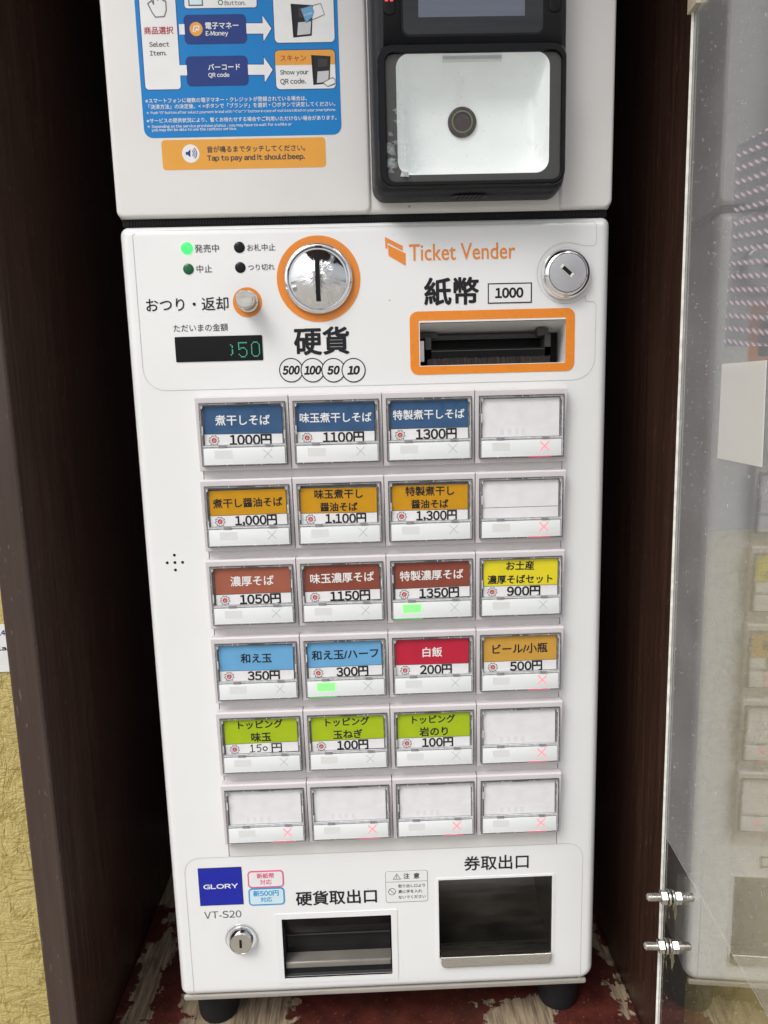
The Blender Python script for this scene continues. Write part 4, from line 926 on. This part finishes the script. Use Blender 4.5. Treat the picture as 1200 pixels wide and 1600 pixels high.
mb.raw(pts, [(0, 1, 2, 3)], ACRYL); mb.build('sheet', screen)
# bright cut edge and the shaded bevel beside it
mb = MB(); zs = [zt - (zt - zb_) * i / 60 for i in range(61)]
def strip(o0, o1, s0, s1, mt):
    pts = []
    for z in zs:
        j = random.uniform(-.00012, .00012)
        pts += [sp3(edge_s(z) + s0 + j, z, o0), sp3(edge_s(z) + s1, z, o1)]
    mb.raw(pts, [(2 * i, 2 * i + 1, 2 * i + 3, 2 * i + 2) for i in range(60)], mt)
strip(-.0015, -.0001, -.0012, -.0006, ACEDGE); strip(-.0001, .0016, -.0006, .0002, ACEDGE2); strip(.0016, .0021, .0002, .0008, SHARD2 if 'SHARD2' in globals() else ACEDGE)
mb.build('cut_edge', screen)
a, b2 = on_p(1047, 1315), on_p(1200, 1582)
sl = (b2[1] - a[1]) / (b2[0] - a[0])
poly = [(edge_s(a[1]) + .001, a[1]), (SL, a[1] + sl * (SL - a[0])), (SL, .55), (edge_s(.55) + .003, .55)]
mb = MB(); mb.raw([sp3(s, z, -.0006) for s, z in poly], [(0, 1, 2, 3)], FILM); mb.build('protective_film', screen)
mb = MB(); mb.raw([sp3(poly[0][0], poly[0][1] - .0009, -.0007), sp3(poly[1][0], poly[1][1] - .0012, -.0007), sp3(poly[1][0], poly[1][1], -.0007), sp3(*poly[0], -.0007)], [(0, 1, 2, 3)], clear_mat('film_edge', .45)); mb.build('film_edge', screen)
# clear hinge plate with two screws on the far face
q0, q1, q2, q3 = on_p(1050, 1366), on_p(1085, 1366), on_p(1080, 1471), on_p(1046, 1471)
PLATE = clear_mat('clear_bracket', .10, (.75, .72, .68))
plate('bracket_plate', [q3, q2, q1, q0], .0035, .0055, PLATE, screen, clear_mat('clear_bracket_edge', .35, (.8, .76, .7)))
PB = Matrix.Identity(3)
def axle(mb, prof, cs, cz_, mt, n=24, hexa=False, ph=0.3):   # lathe about the screen normal; prof: (radius, offset)
    k = 6 if hexa else n; L = []
    for r, o in prof:
        for i in range(k):
            a = 2 * math.pi * i / k + ph; L.append(sp3(cs + r * math.cos(a), cz_ + r * math.sin(a), o))
    f = []
    for j in range(len(prof) - 1):
        for i in range(k): f.append((j * k + i, j * k + (i + 1) % k, (j + 1) * k + (i + 1) % k, (j + 1) * k + i))
    f += [tuple(range(k))[::-1], tuple(range((len(prof) - 1) * k, len(prof) * k))]
    mb.raw(L, f, mt, not hexa)
for (u, v) in ((1047.5, 1402), (1043, 1478.5)):
    cs, cz_ = on_p(u, v); mb = MB(); prof = [(.0018, -.0158), (.0026, -.0150)]
    o = -.0148
    while o < .015: prof += [(.00275, o), (.00225, o + .0004)]; o += .0008
    prof += [(.0018, .0158)]
    axle(mb, prof, cs, cz_, ZINC); bo = mb.build('bolt', screen)
    for o0, sgn in ((-.0065, 1), (.0056, 1)):
        mb = MB(); axle(mb, [(.0042, o0 - .0003), (.0047, o0), (.0047, o0 + .0036), (.0042, o0 + .004)], cs, cz_, ZINC, hexa=True); mb.build('nut', bo)
    mb = MB(); axle(mb, [(.0050, -.0018), (.0052, -.0014), (.0052, -.0008), (.0050, -.0006)], cs, cz_, ZINC); axle(mb, [(.0052, .0012), (.0054, .0016), (.0054, .0032), (.0050, .0036)], cs, cz_, ZINC); mb.build('washer', bo)
    mb = MB()
    for k, (ds, ln, of) in enumerate(((.0008, .0165, -.0028), (.003, .0145, -.0016), (.0045, .017, .0022), (-.001, .010, -.0018))):
        mb.raw([sp3(cs + ds, cz_ + .002, of), sp3(cs + ds + .0022, cz_ + .001, of - .0004), sp3(cs + ds + .0024, cz_ - ln * .6, of - .001), sp3(cs + ds + .0014, cz_ - ln, of), sp3(cs + ds + .0002, cz_ - ln * .5, of)], [(0, 1, 2, 3, 4)], SHARD)
    mb.build('frayed_tape', bo)
for (u, v) in ((1068, 1382), (1063.5, 1456)):
    cs, cz_ = on_p(u, v, .006); mb = MB(); axle(mb, [(.0034, .0056), (.0034, .0062), (.0022, .0072), (.0010, .0074)][::-1], cs, cz_, ZINC); mb.build('screw', screen)
# beige clip near the top
s0, zc0 = on_p(1090, 12); mb = MB(); e = edge_s(zc0)
mb.raw([sp3(e - .004, zc0 - .0, -.003), sp3(e + .010, zc0, -.003), sp3(e + .010, zc0 + .03, -.003), sp3(e - .004, zc0 + .03, -.003), sp3(e - .004, zc0, .004), sp3(e + .010, zc0, .004), sp3(e + .010, zc0 + .03, .004), sp3(e - .004, zc0 + .03, .004)], [(0, 1, 2, 3), (7, 6, 5, 4), (0, 4, 5, 1), (1, 5, 6, 2), (2, 6, 7, 3), (3, 7, 4, 0)], BEIGE); mb.build('clip', screen)

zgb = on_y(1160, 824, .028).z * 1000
mb = MB(); mb.box(228, 620, zgb, 760, -29.9, -20, ADDGREY)  # board added to darken the wall behind the clear screen
tag(mb.build('added_dark_board'), 'added grey board darkening the yellow wall seen through the screen right of the niche', 'board')
# foil, and a stand-in sheet for a reflection, fixed to the screen
def fixed(name, pix, mt, label, cat, off=.004, th=.0004):
    poly = [on_p(u, v, off) for u, v in pix]
    n = len(poly); mb = MB(); pts = [sp3(s, z, off) for s, z in poly] + [sp3(s, z, off + th) for s, z in poly]
    mb.raw(pts, [tuple(range(n)), tuple(range(n, 2 * n))[::-1]] + [(i, (i + 1) % n, n + (i + 1) % n, n + i) for i in range(n)], mt)
    return tag(mb.build(name), label, cat)
fixed('prismatic_sheet', [(1131, 541), (1262, 541), (1292, 150), (1151, 227)], HOLO, 'see-through prismatic foil sheet with pink dashes stuck on the clear screen', 'foil sheet', off=-.0013)
fixed('reflection_sheet', [(1121, 716), (1190, 730), (1197, 563), (1128, 569)], REFLSHEET, 'small white sheet standing in for a bright reflection in the clear acrylic screen', 'paper', off=-.0016)  # sheet added in place of a bright reflection in the screen
print('built', len(bpy.data.objects))
